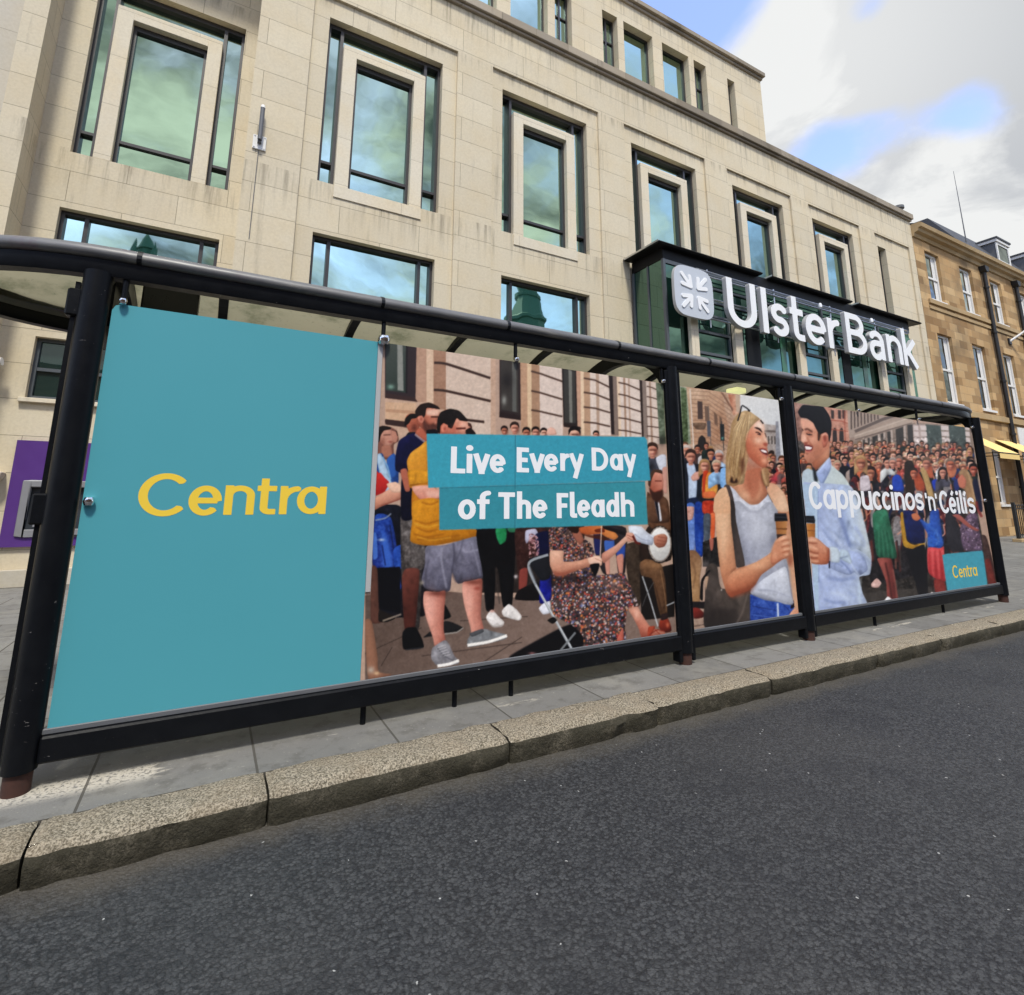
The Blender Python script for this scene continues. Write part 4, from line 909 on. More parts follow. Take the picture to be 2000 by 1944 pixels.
    P(FA, '235,1300 232,1130 300,1095 400,1110 480,1160 500,1280 440,1330 430,1500 240,1500', '8a5f52')
    P(FA, '262,1180 330,1130 410,1150 430,1230 440,1290 400,1345 330,1350 275,1290', 'c08e7c', nz=.015)
    P(FA, '232,1290 228,1135 300,1095 395,1110 400,1140 320,1155 280,1210 265,1280 245,1300', '2b2320')
    L(FA, '310,1210 400,1205', 16, '5a3c34', .7); B(FA, 395, 1290, 25, 12, '7a3a34', .7); B(FA, 300, 1290, 30, 50, '7a4c40', .5)
    P(FA, '410,1150 460,1150 490,1230 470,1300 430,1290', 'b98674'); L(FA, '415,1145 470,1165 485,1220', 12, '3a2c28', .7)
    P(FA, '290,1350 400,1345 420,1480 300,1480', 'a87664')
    P(FA, '220,1480 300,1440 350,1560 480,1450 500,1700 470,1900 200,1900', '2f5796', nz=.03)
    P(FA, '222,1490 285,1450 400,1760 440,1900 330,1900', 'a9c2d8'); P(FA, '350,1520 450,1440 470,1700 410,1740', '3a66a8'); L(FA, '300,1480 360,1600 400,1760', 22, '8fb4d4', .8)
    P(FA, '205,1640 260,1690 380,1790 330,1900 205,1910', 'cf3f38'); Q(FB, '145,20 200,20 265,105 235,190 150,225', 'd2403a', c2='a32c2c', g=(150, 20, 200, 220))
    # blue tracksuit child and dark legs, far left
    P(FB, '135,330 260,300 380,330 400,700 370,1200 140,1250', '1e2230', nz=.02)
    P(FB, '140,250 300,150 390,160 375,250 200,320 140,350', 'd7a48c', c2='b87a66', g=(250, 150, 300, 330)); P(FB, '250,120 330,100 385,140 380,190 300,190', 'e2b69e'); L(FB, '200,310 380,250', 10, '8a4c40', .6)
    P(FB, '140,420 210,380 290,420 330,600 340,840 130,860', '2b4f9e', c2='2a3f86', g=(150, 400, 300, 850), nz=.05); P(FB, '200,500 270,640 310,850 220,850', '4a76c8', a=.8, soft=3); P(FB, '130,560 160,560 170,760 130,780', '5c88d0', a=.7); L(FB, '150,440 240,420 290,380', 14, '8f96a4', .8)
    B(FB, 200, 610, 30, 12, 'c8cfd8', .8); L(FB, '210,660 240,840', 14, '1c2c64', .7); L(FB, '280,480 330,820', 14, '1a2750', .6)
    P(FB, '260,880 350,860 380,1040 330,1060 270,990', '2d56ae'); P(FB, '310,700 380,660 390,860 320,850', '2d54a4', nz=.03)
    Q(FB, '160,860 370,850 370,1260 165,1220', '15161e'); P(FB, '120,860 170,880 190,1260 330,1300 220,1340 110,1330', '6a4a40'); P(FB, '190,1230 330,1300 250,1340 180,1330', '2c2624'); L(FB, '215,1330 380,1270', 16, 'b4a696', .7)
    P(FB, '60,1340 120,1340 170,1640 180,1780 290,1800 250,1830 90,1850', '96705c'); B(FB, 110, 1760, 30, 30, 'b8b0a4', .8); B(FB, 160, 1790, 25, 15, 'd8b894', .8)
    # man in navy T-shirt (beard)
    P(FB, '375,400 480,400 560,640 540,1380 420,1400 400,1300 380,900', '4a4544', nz=.05); P(FB, '370,420 470,420 600,700 570,870 420,870', '66605e', nz=.06)
    P(FB, '385,960 420,870 540,880 520,1200 500,1390 410,1400', '7a4a40', c2='5a332c', g=(380, 900, 540, 1200)); P(FB, '390,1440 430,1390 510,1390 560,1480 580,1560 520,1580 400,1580', '17181c'); L(FB, '420,1585 575,1565', 12, '3a3c40', .9)
    P(FB, '580,1470 770,1330 930,1390 880,1430 760,1450 620,1470', '2c2a2c'); L(FB, '760,1445 870,1430 930,1390', 12, 'a8a098', .9); P(FB, '690,1250 760,1180 820,1290 740,1320', '1b191b')
    P(FA, '460,1480 500,1290 590,1220 720,1180 850,1290 850,1420 700,1600 600,1700 560,1900 540,1900 540,1700 460,1640', '1e2150', c2='181a3a', g=(500, 1250, 650, 1700), nz=.012)
    P(FB, '385,60 480,130 480,420 380,420', '171930'); P(FA, '520,1650 600,1630 640,1800 640,1900 580,1900', 'b06c58')
    P(FA, '705,1190 760,1120 860,1140 870,1290 820,1280', 'b46a54'); L(FA, '700,1200 830,1300', 26, 'c2a8a0', .7)
    P(FA, '720,1000 740,930 830,860 960,880 1010,930 985,1010 980,1110 930,1170 850,1160 780,1120 730,1080', 'c98872', c2='a86450', g=(980, 930, 780, 1100), nz=.015)
    P(FA, '850,900 1000,890 985,970 850,960', 'e2b4a0', soft=2)
    P(FA, '712,1000 705,910 770,830 880,808 980,850 1012,890 960,885 850,875 830,960 800,1000 760,970 735,985', '33241f', nz=.02)
    P(FA, '800,1000 830,1030 870,1080 950,1060 985,1110 930,1185 850,1190 800,1120', '5b3830', soft=2, a=.9, nz=.03); P(FA, '850,1150 960,1140 990,1195 850,1200', '1c1c22'); P(FA, '735,985 790,970 815,1020 790,1062 750,1040', 'cf8a76'); B(FA, 775, 1010, 18, 25, '8a4638', .6)
    L(FA, '900,985 990,985', 20, '48281f', .9); B(FA, 950, 1050, 14, 24, 'd89a84', .5)
    # man in yellow T-shirt
    P(FA, '985,1100 1000,960 1100,890 1250,920 1350,1030 1340,1195 1000,1195', 'bb6f5a', c2='e0a48e', g=(1050, 1150, 1320, 1040), nz=.015)
    P(FA, '975,1160 980,1020 1020,930 1130,885 1250,910 1345,1010 1350,1040 1260,1030 1220,1000 1190,1060 1160,1130 1110,1110 1060,1060 1020,1100 1010,1190', '28211f', nz=.025)
    P(FA, '1030,1110 1060,1070 1110,1090 1105,1160 1060,1185 1030,1170', 'd58872'); B(FA, 1070, 1130, 18, 26, '8a4438', .7); L(FA, '1210,1130 1330,1125', 24, '5a2e28', .9); B(FA, 1300, 1080, 40, 25, 'f0bca8', .6); B(FA, 1180, 1130, 40, 50, 'b0604e', .5)
    P(FA, '1330,1150 1390,1120 1450,1180 1450,1200 1340,1200', '2a1e1c')
    P(FA, '600,1540 650,1430 760,1350 860,1300 870,1900 640,1860 625,1700', 'd89a3c', c2='c8862e', g=(650, 1400, 800, 1850), nz=.012, fold=.2)
    P(FB, '440,0 620,0 620,120 470,140', 'd2942f'); L(FB, '455,130 610,112', 12, '8f5e1c', .8)
    P(FB, '480,150 620,110 700,170 720,250 720,420 600,430 480,420', 'c07f28', fold=.2); P(FB, '478,140 620,130 720,180 720,240 620,285 540,250 490,190', 'c88070', c2='e0a490', g=(600, 280, 560, 140)); P(FB, '600,180 720,175 720,235 620,235', 'e0aa98', soft=2)
    P(FB, '480,280 700,250 1040,520 1050,590 900,620 660,665 540,655 460,620 475,450', 'd4932c', c2='c0801f', g=(500, 300, 700, 650), nz=.012, fold=.25)
    for s in ('500,440 600,470 720,440', '490,560 600,590 760,560', '520,610 720,600 900,570', '560,280 640,300 710,270', '510,500 610,540 700,520'): L(FB, s, 12, '8f5a14', .65, soft=1)
    for s in ('500,470 610,500 710,475', '520,585 640,615 820,590'): L(FB, s, 10, 'eab450', .6, soft=1)
    # shorts, legs and shoes
    P(FB, '600,670 760,660 1050,580 1075,680 1105,940 1000,970 880,1000 830,900 810,1060 700,1070 590,1040 560,960 590,820', '82808f', c2='6a6878', g=(700, 680, 800, 1050), nz=.02, fold=.6)
    for s, c, w in (('840,640 850,760 830,900 870,990', '4a4856', 18), ('620,800 600,900 590,1030', '54525f', 16), ('740,680 735,800 780,1040', 'a09eac', 18), ('900,680 960,720 1060,700', 'a5a3b2', 16), ('880,820 960,840 1060,800', '605e6c', 14), ('660,850 720,930 700,1030', '5f5d6b', 12), ('930,600 900,720 850,820', '5a5866', 14), ('1000,640 1050,800 1080,930', '9896a6', 14)):
        L(FB, s, w, c, .6, soft=1)
    L(FB, '590,1035 700,1066 800,1055', 10, '4c4a56', .9); L(FB, '880,995 1000,965 1100,938', 10, '4c4a56', .9); B(FB, 560, 990, 18, 22, 'c8bca8', .6)
    P(FB, '585,1070 700,1075 770,1065 760,1250 755,1400 770,1520 680,1560 660,1480 600,1300 575,1180', 'dca090', c2='a8685a', g=(620, 1200, 790, 1200), nz=.015); B(FB, 640, 1200, 40, 120, 'e2a698', .6); B(FB, 690, 1085, 90, 25, '50261f', .6)
    P(FB, '925,990 1000,975 1095,960 1090,1150 1085,1290 1110,1420 1010,1460 990,1380 940,1200 920,1080', 'dca090', c2='ac6e60', g=(950, 1200, 1110, 1180), nz=.015); B(FB, 985, 1150, 30, 110, 'e4aa9a', .6); B(FB, 1010, 985, 80, 25, '5a2c24', .6); B(FB, 1050, 1040, 30, 15, '8a3a30', .5)
    P(FB, '655,1570 760,1500 800,1530 850,1640 892,1680 880,1710 750,1735 690,1720 645,1660', '8d8b90', nz=.025); L(FB, '700,1728 800,1712 890,1680', 26, 'ece8e2', 1.); L(FB, '690,1560 760,1640 840,1680', 8, '55545c', .7); B(FB, 760, 1545, 40, 20, 'b0adb0', .6)
    for k in range(5): L(FB, '%d,%d %d,%d' % (690 + k * 16, 1570 + k * 18, 760 + k * 14, 1545 + k * 20), 6, 'c8c6c8', .7)
    P(FB, '965,1500 1000,1450 1110,1400 1180,1420 1310,1450 1300,1490 1100,1540 970,1560', '828487', nz=.02); L(FB, '965,1545 1150,1515 1315,1460', 26, 'ece7e0', 1.); P(FB, '985,1440 1090,1400 1110,1425 1010,1470', '5c5e62')
    # black trousers, white trainers, rust trousers
    P(FB, '1050,520 1390,520 1385,800 1360,1180 1280,1200 1240,900 1215,860 1200,1220 1130,1230 1100,900', '17161a', nz=.01); L(FB, '1215,860 1225,1000 1250,1180', 16, '4c4440', .5)
    P(FB, '1215,515 1310,515 1305,620 1255,655 1225,600', '2f8f5e', nz=.03); P(FB, '1320,510 1460,510 1455,545 1340,545', '3a7a5c')
    P(FB, '1130,1300 1180,1230 1240,1290 1290,1340 1270,1380 1190,1385', 'ddd6d2', nz=.02); P(FB, '1270,1240 1330,1180 1400,1230 1445,1290 1420,1325 1290,1290', 'e0dad6', nz=.02); L(FB, '1150,1340 1200,1385 1290,1365', 10, '9a908a', .8); B(FB, 1180, 1240, 25, 12, 'c08a7c', .8)
    P(FD, '40,140 400,140 380,420 200,480 170,800 90,830 60,600', '4a2f2b', nz=.03); P(FD, '90,620 180,600 170,800 80,850', '8c4a42'); P(FD, '160,160 270,140 300,200 220,250 170,310 150,260', 'b8b4c8'); P(FD, '270,210 420,170 420,440 300,440', '1a1e44'); speck(FD, '200,200 300,240 310,460 200,480', ['a87a80', 'd8b0b0', '6a4448', 'c89898'], 160, 1.2, 2.6)
    P(FD, '80,850 300,760 340,960 40,960', '1e1a1c'); B(FD, 40, 690, 22, 22, 'd8d0d0', .9)
    P(FD, '330,700 450,680 450,960 320,1000', '232a8c', nz=.03); P(FD, '310,1060 370,1000 440,980 440,1110 360,1130', 'dcdde6', nz=.02)
    # ---------- bodhran player's coat, blue jeans between, banjo man
    P(FD, '960,130 1320,130 1310,640 1230,650 1200,430 1130,440 1130,660 1050,650 960,400', '3a3336'); P(FD, '1070,280 1180,260 1180,440 1090,450', '4a6cb0'); P(FD, '1200,330 1310,300 1300,480 1220,470', '3a58a0'); P(FD, '1070,440 1130,430 1130,690 1090,650', 'c89080'); P(FD, '1210,460 1290,440 1280,680 1240,650', 'c48a7a'); P(FD, '950,180 1020,180 1020,430 960,420', '2e3466')
    P(FD, '1320,330 1500,330 1490,1000 1400,1000 1330,640', '4d4035', nz=.03)
    Q(FD, '1480,640 1900,540 1880,1160 1500,1200', '26201e'); P(FD, '1590,100 1850,60 1840,500 1500,520 1480,330', '3a2c24')
    P(FD, '1570,0 1850,0 1850,140 1700,180 1580,100', '6c4d38', nz=.02)
    P(FD, '1480,540 1560,490 1720,540 1770,700 1790,900 1800,1140 1720,1150 1660,900 1620,720 1500,680', '7e5f45', c2='5f4632', g=(1620, 520, 1740, 1000), nz=.025); B(FD, 1660, 560, 90, 40, 'a4805e', .6); L(FD, '1640,740 1700,960 1740,1120', 16, '4a3526', .6); L(FD, '1720,620 1770,900 1790,1100', 12, 'a08060', .5)
    P(FD, '1720,1190 1800,1170 1845,1280 1840,1330 1760,1340 1700,1280', '9a4430', c2='5a2018', g=(1740, 1180, 1820, 1340)); B(FD, 1800, 1250, 20, 30, 'd88464', .7); P(FD, '1730,1130 1810,1120 1800,1180 1730,1200', '3a2a2a')
    elp = lambda cx, cy, rx, ry, n=26: ' '.join('%f,%f' % (cx + rx * np.cos(q), cy + ry * np.sin(q)) for q in np.linspace(0, 2 * np.pi, n, False))
    Q(FD, elp(1712, 322, 146, 218), '1c1616'); Q(FD, elp(1712, 320, 136, 206), '8c8078'); Q(FD, elp(1714, 318, 122, 190), 'e6e4de', c2='b4b2ae', g=(1660, 180, 1790, 470)); Q(FD, elp(1714, 318, 60, 90), 'd6d2ca', a=.5)
    for q in np.linspace(0, 6.28, 22): B(FD, 1712 + 140 * np.cos(q), 320 + 212 * np.sin(q), 6, 6, 'b8b0a4', .45)
    P(FD, '1640,235 1700,205 1765,200 1800,235 1795,290 1765,345 1700,360 1650,320', 'bf8870', c2='94604e', g=(1680, 210, 1760, 350)); L(FD, '1480,120 1560,200 1640,240', 40, 'c8ccd6', .9); L(FD, '1690,230 1800,250', 12, '8a5244', .7); L(FD, '1680,270 1790,290', 10, '8a5244', .7); L(FD, '1670,310 1770,325', 10, '8a5244', .7)
    for k in range(14):
        t = 2.0 + k * .3; B(FD, 1715 + 128 * np.cos(t), 320 + 205 * np.sin(t), 9, 9, 'b8b0a4', .8)
    P(FD, '1350,110 1480,110 1560,200 1640,250 1620,330 1480,300 1380,230', 'd6dae2', c2='b0b6c4', g=(1450, 130, 1500, 320)); L(FD, '1420,200 1500,260 1600,280', 10, '8c92a4', .6)
    L(FD, '1510,690 1600,960 1690,1270', 16, 'b8bcc0', .9); L(FD, '1640,760 1560,900 1510,1040', 8, '6a6c70', .8); L(FD, '1790,1030 1880,990', 16, 'a8acb0', .9)
    # beard man's head and jacket (panel two right edge)
    head(1274, 880, 11, hair='4a3428', cloth='50525e'); P(FC, '1670,1170 1740,1120 1790,1140 1790,1280 1720,1310', 'c4c6d0', nz=.03); P(FC, '1745,1290 1800,1280 1800,1560 1760,1550', 'c8988a'); B(FC, 1740, 960, 40, 60, '3a3836', .7)
    P(FC, '1580,1900 1570,1560 1640,1620 1740,1600 1810,1660 1830,1900', '7a5a44', c2='5c4232', g=(1600, 1600, 1780, 1880), nz=.02); P(FC, '1650,1640 1700,1640 1740,1880 1700,1880', 'd8d6da'); P(FC, '1655,1660 1690,1660 1715,1880 1700,1880', '23232e')
    P(FC, '1610,1400 1660,1320 1740,1340 1760,1450 1740,1600 1680,1620 1600,1580', 'cf8f7c', c2='a86450', g=(1740, 1400, 1610, 1500)); P(FC, '1580,1470 1590,1380 1640,1300 1730,1300 1745,1345 1660,1330 1620,1420 1605,1500', '5e4436'); P(FC, '1590,1500 1650,1560 1745,1530 1755,1600 1700,1680 1630,1640', '4a2f26', soft=1); L(FC, '1660,1430 1740,1430', 12, '5a2c24', .8); L(FC, '1680,1545 1730,1545', 8, '8a3c34', .8)
    # ---------- fiddle player in floral dress on folding chair
    P(FD, '-20,1640 60,1560 560,1290 740,1240 830,1380 820,1500 560,1560', '17161c', soft=1); B(FD, 230, 1580, 45, 16, 'b0807c', .8)
    P(FD, '190,520 240,470 420,440 440,700 340,740 260,640', '2b2c32'); L(FD, '420,440 260,490 200,530 195,600 270,780 690,1530', 30, '9a9ea2', 1.); L(FD, '275,790 690,1520', 10, 'd4d7d8', .9, sm=False); L(FD, '200,560 280,770', 12, '6a6d72', .9)
    L(FD, '735,1340 560,1550', 26, '868a8c', .9, sm=False); P(FD, '410,1200 480,1160 520,1200 470,1240', '1f1c1e')
    D1 = '430,130 620,130 700,120 780,220 900,300 950,400 940,560 960,680 1280,650 1330,720 1400,850 1470,1040 1340,1060 1310,1300 1300,1450 860,1500 820,1380 700,1260 480,1130 455,900 470,680 440,400'
    P(FD, D1, '5a4a48', nz=.03, fold=0)
    FLO = ['2a2a40', '1e1c22', 'b8a49c', 'c87864', 'b04a44', '6a6e90', '8a8698', 'd8c4b8', '5a4a3c', 'c4946c', '443e50', '20202a', '9a5a58']
    speck(FD, D1, FLO, 1500, 1.1, 3.0)
    speck(FD, D1, ['e8dcd4', 'dc6450', 'eaaa98', '7a86b8', '1c1a22', 'd0c8cc', 'e08a48', '30345c', 'c84840'], 1900, 1.2, 2.7)
    speck(FD, '430,130 620,130 700,120 780,220 900,300 950,400 940,500 600,500 440,400', ['4a3a34', '6a5248', 'c4a498', '2c2422', '8c6c60', 'b05050', '3a2e2c'], 520, 1.0, 2.2)
    P(FD, '440,690 960,690 1000,720 460,820', '20181a', soft=4, a=.4); L(FD, '1300,1060 1290,1440', 16, '2a2226', .6, soft=1); L(FD, '800,720 700,1000 760,1240', 30, '1c181c', .4, soft=3); L(FD, '1000,740 1060,1000 1020,1400', 24, '1c181c', .35, soft=3); B(FD, 1180, 760, 90, 120, 'd8a898', .25)
    P(FD, '680,130 770,120 830,260 790,330 720,240', 'a06a58'); P(FD, '640,120 780,120 760,190 690,180', '3c261e')
    P(FD, '440,400 520,390 600,400 600,520 760,510 880,480 1000,450 1040,490 1040,560 960,560 760,620 600,680 500,680 440,560', 'dfae96', c2='b67c66', g=(560, 420, 600, 690), nz=.012); P(FD, '470,640 600,640 760,600 600,690 500,690', '9a5a48', soft=2, a=.7); P(FD, '880,480 1000,450 1045,500 1030,570 980,540 900,550', 'e8bca6'); L(FD, '960,480 1040,520', 7, 'a86a58', .7)
    P(FD, '1040,430 1200,330 1320,220 1400,200 1410,260 1330,290 1230,400 1080,530 1050,520', 'c98e7a', c2='e0b09a', g=(1100, 500, 1300, 230)); P(FD, '1310,190 1400,190 1430,260 1350,290', 'd29c88'); L(FD, '1330,210 1420,250', 8, '8c5444', .7); L(FD, '1340,240 1400,280', 8, '8c5444', .7)
    P(FD, '900,560 1010,540 1000,620 960,690', '1c1a1e')
    P(FD, '775,130 900,105 1060,105 1180,170 1230,230 1180,270 1080,230 1030,200 900,210 800,190', 'b8653a', c2='d08850', g=(850, 200, 1150, 150)); P(FD, '1060,105 1230,150 1320,190 1310,215 1220,190 1060,140', '2a2426'); P(FD, '960,150 1060,130 1070,180 970,180', '7a3a20'); P(FD, '800,200 930,215 1020,210 1080,240 1180,280 1050,270 900,240', '5c2c1a', a=.8); L(FD, '1038,105 1020,480', 12, 'd2b8a8', .95); L(FD, '1400,220 1440,300 1490,310', 26, '6a2620', .95)
    P(FD, '1350,1070 1450,1040 1500,1120 1600,1270 1760,1330 1770,1370 1640,1390 1500,1390 1470,1300 1400,1160', 'd39a86', c2='b06a58', g=(1560, 1160, 1480, 1330), nz=.012); P(FD, '1580,1280 1660,1270 1600,1390 1570,1390', 'a8503a'); L(FD, '1590,1370 1680,1310 1770,1330', 14, '8a3c2c', .9); L(FD, '1640,1290 1680,1330 1720,1370', 10, '8a3c2c', .9); L(FD, '1500,1395 1640,1392 1775,1372', 14, '8a4a38', .95); B(FD, 1440, 1120, 26, 60, 'e8b8a4', .5); P(FD, '1210,1440 1260,1320 1290,1300 1285,1440', 'b86a5c')
    # ---------- panel three: old stone building, trees, sky
    Q(FE, '100,20 1000,150 1000,1200 100,1200', 'b89a84', nz=.05)
    Q(FE, '105,30 245,60 300,900 140,900', '8d9684', nz=.06); Q(FE, '150,60 230,70 260,860 170,880', '5c6b4c', nz=.09)
    Q(FE, '230,60 760,130 900,900 320,900', 'c3a58c', c2='b08a70', g=(300, 100, 800, 600), nz=.035)
    for k in range(13):
        y = 110 + k * 62; L(FE, '300,%d 560,%d 900,%d' % (y, y + 14, y + 240), 12, '7c6252', .5, sm=False)
    Q(FE, '395,260 470,270 478,530 402,530', '5a4a44'); Q(FE, '500,330 560,345 570,560 512,560', '7a6456'); P(FE, '405,980 410,830 460,770 515,820 525,990', '38322f'); P(FE, '320,590 520,590 500,680 380,680', '77604e', nz=.04); Q(FE, '640,420 690,470 700,640 650,600', '7a6252'); Q(FE, '720,480 760,520 770,700 730,660', '7c6454')
    Q(FE, '850,160 1000,165 1000,450 930,470', 'b87a60', c2='caa088', g=(860, 200, 980, 200), nz=.04); Q(FE, '780,140 930,380 920,420 740,130', '8a6a58'); Q(FE, '960,165 1030,165 1020,420 975,420', 'bca490')
    L(FE, '285,80 340,960', 18, 'd4c8bc', .9, sm=False)
    Q(FE, '1030,165 1700,250 1750,1100 1030,900', 'd6d5d2', c2='c8cacb', g=(1200, 200, 1500, 800))
    Q(FE, '1380,600 1560,620 1600,1150 1400,1150', 'a49a94', nz=.05); Q(FE, '1390,690 1580,700 1580,730 1390,720', '706660'); Q(FE, '1560,560 1600,560 1640,1150 1560,1150', '8e8e94', nz=.04)
    for x in (1440, 1490, 1535): Q(FE, '%d,780 %d,785 %d,900 %d,900' % (x, x + 22, x + 26, x + 4), '5e5650')
    L(FE, '555,330 600,960', 14, '6b6460', .8, sm=False); Q(FE, '535,555 590,555 598,790 545,790', '5e6068'); Q(FE, '730,600 792,605 800,850 740,850', '2e3436', nz=.02); B(FE, 768, 810, 16, 22, '9ceadc', .95); L(FE, '755,560 790,1000', 12, '3a3c3c', .9, sm=False)
    for x, y, r in ((338, 872, 6), (362, 878, 6), (372, 884, 5), (387, 880, 6), (402, 890, 6), (345, 880, 5), (379, 872, 5)):
        head(1310 + (x - 310), y, r)
    head(1341, 882, 9, hair='c8b8b0', cloth='3a3a44'); head(1404, 892, 9, hair='b8b0ac', cloth='a8c0dc'); head(1388, 888, 8, hair='2c2422', cloth='2c2a30')
    for k in range(26): head(1500 + rngA.uniform(0, 36), 888 + k * 4.2, rngA.uniform(5, 8))
    B(FE, 1530, 1420, 60, 60, 'c8485c', .8)
    # people left of the woman
    Q(FE, '170,1170 830,1250 800,2000 190,2000', '2c2c32')
    P(FE, '180,1180 300,1180 430,1240 500,1420 500,1900 210,1900 190,1500', '262b38', nz=.02); P(FE, '235,1190 350,1200 390,1450 370,1740 270,1740 260,1400', 'b4c2d8', nz=.02); head(1349, 893, 11, hair='4a342c', body=0); P(FE, '300,1390 360,1320 430,1310 420,1420 330,1450', 'cf9c8c'); 
    head(1376, 911, 10, hair='a8835c', long=True, body=0); P(FE, '470,1390 560,1320 660,1350 700,1560 640,1700 470,1690', 'd07a30', c2='e0a050', g=(480, 1400, 620, 1500), nz=.04); P(FE, '480,1320 560,1300 520,1400 500,1650 470,1690', 'c04a28'); P(FE, '480,1620 640,1600 680,1690 500,1700', 'd8764a')
    head(1399, 911, 9, hair='bfa890', cloth='90b4d8', body=.8); P(FE, '740,1280 820,1260 820,1560 740,1530', '86aedc', nz=.03)
    P(FE, '210,1740 400,1700 420,2000 210,2000', '22304e')
    P(FF, '210,60 330,60 330,660 240,680', '5474b4', c2='7a90c4', g=(240, 100, 320, 600), nz=.03); P(FF, '330,40 450,60 440,740 340,680', '23448e', c2='2a50a0', g=(330, 60, 440, 600), nz=.04); P(FF, '210,80 320,80 300,240 220,260', 'c09488', nz=.06); P(FF, '440,0 600,0 600,200 440,160', 'b8452c', nz=.05); P(FF, '540,180 610,180 600,500 550,500', 'd0663c', nz=.03); P(FF, '450,190 550,190 530,560 460,560', '58606a', nz=.03); Q(FF, '440,560 660,480 680,900 440,900', '2c2a2a', nz=.06); P(FF, '530,520 590,520 580,660 550,680', 'a86a5c')
    P(FF, '245,690 340,680 410,760 430,860 400,1050 400,1380 290,1380 270,1000', '8a6a50', c2='a88664', g=(270, 720, 390, 1000), nz=.025); L(FF, '300,840 340,1000 300,1200', 14, '5c4432', .6, soft=1); Q(FF, '290,1380 480,1380 480,1480 300,1470', '2a2426'); P(FF, '300,1470 380,1470 460,1540 440,1600 320,1610', '8c3a32', c2='5c221e', g=(320, 1480, 420, 1600)); Q(FF, '300,1620 490,1620 480,1800 310,1800', 'a08a7c', nz=.03); L(FF, '320,1720 480,1690', 12, '5c4a42', .8); B(FF, 470, 860, 60, 60, 'b8aca8', .35)
    # ---------- the blonde woman
    P(FF, '480,940 560,850 640,900 700,1200 1100,1200 1100,1760 480,1760 470,1300', '49413e', c2='5b524c', g=(500, 1600, 900, 1300), nz=.012); P(FF, '400,1330 420,1080 520,950 540,960 450,1100 440,1360', '1e1a1c'); P(FF, '470,1050 520,1040 480,1230', 'b89a84'); P(FF, '500,1500 900,1480 880,1720 500,1750', '332d2c', soft=4, a=.6); L(FF, '1060,1260 980,1540 900,1690', 20, '7a6e68', .8, soft=1); B(FF, 694, 1215, 10, 12, 'd8d0cc', .95); B(FF, 600, 1100, 70, 150, '5f5652', .6)
    Q(FF, '1090,1280 1700,1380 1690,1620 1090,1680', '2e4a92', c2='3c5ca8', g=(1100, 1650, 1400, 1400), nz=.05); L(FF, '1470,1400 1480,1620', 26, 'd0d6e4', .85, sm=False); L(FF, '1120,1440 1440,1500', 10, '1c2f66', .7); L(FF, '1110,1560 1420,1600', 10, '6c88c8', .6); L(FF, '1530,1400 1640,1520 1620,1620', 12, '1c2f66', .6); P(FF, '1690,1360 1720,1440 1650,1480 1660,1400', '1a1c30')
    P(FF, '1620,1590 1700,1470 1780,1480 1800,1600', 'd8a48a', c2='c4866c', g=(1640, 1500, 1780, 1600))
    P(FF, '1430,-120 1600,-60 1660,420 1710,800 1750,1300 1780,1490 1710,1480 1690,1340 1640,900 1560,500 1480,200', 'c48a6c', c2='dcae90', g=(1500, 400, 1760, 420), nz=.01); P(FF, '1600,700 1690,760 1660,900 1610,860', '8a4a36', soft=3, a=.6)
    P(FE, '880,1510 960,1560 1050,1690 1180,1790 1310,1770 1400,1620 1440,1640 1520,1790 1600,1900 960,1900', 'c2c4ce', sm=True)
    P(FF, '860,20 960,0 1080,90 1200,110 1300,20 1410,20 1480,180 1450,300 1470,460 1400,600 1380,700 1590,800 1640,1100 1680,1420 1500,1390 1300,1360 1110,1280 1100,1200 1010,850 930,560 900,300', 'b4b6c0', c2='989aa8', g=(1250, 300, 920, 700), nz=.012, fold=.35)
    P(FF, '1120,1200 1300,1050 1560,900 1610,980 1660,1300 1690,1400 1590,1420 1440,1370 1110,1270', 'cfd2dc', c2='b4b8c6', g=(1500, 950, 1250, 1300), nz=.012, fold=.4)
    P(FF, '1380,500 1450,420 1440,560 1360,680', '7f8092', soft=4, a=.5); L(FF, '960,30 1060,130 1180,150 1300,90 1360,10', 12, '8f909c', .7, soft=1); L(FF, '960,0 1080,95 1200,112 1300,20', 8, 'dcdee4', .7); L(FF, '1200,1220 1400,1230 1640,1320', 12, '83879a', .6, soft=1); L(FF, '1180,1300 1400,1330 1620,1400', 10, '8a8ea0', .6, soft=1); L(FF, '1150,1235 1300,1265 1450,1340', 8, 'e6e8f0', .7, soft=1); B(FF, 1180, 420, 130, 160, 'cfd2da', .4); B(FF, 1000, 760, 50, 150, '8a8c98', .4)
    # chest and neck
    P(FE, '870,1500 1000,1440 1120,1300 1340,1260 1400,1480 1440,1640 1400,1700 1300,1790 1180,1800 1050,1700 960,1590', 'cf9a7c', c2='b87a5e', g=(1000, 1650, 1250, 1350), nz=.01)
    P(FE, '1080,1060 1180,1180 1360,1240 1340,1420 1300,1600 1220,1740 1130,1600 1080,1400', 'b5735a', soft=4, a=.75); L(FE, '1160,1400 1180,1560 1220,1700', 22, '96573f', .5, soft=2); L(FE, '1320,1440 1340,1560 1290,1720', 16, 'e0b294', .5, soft=2); B(FE, 1100, 1660, 90, 60, 'e0b294', .5); B(FE, 1220, 1760, 60, 20, 'b07458', .4)
    P(FE, '1440,1480 1560,1500 1680,1620 1740,1800 1750,1900 1600,1900 1500,1740 1430,1600', 'd3a284', c2='e2ba9c', g=(1450, 1550, 1700, 1700), nz=.01, form=.2)
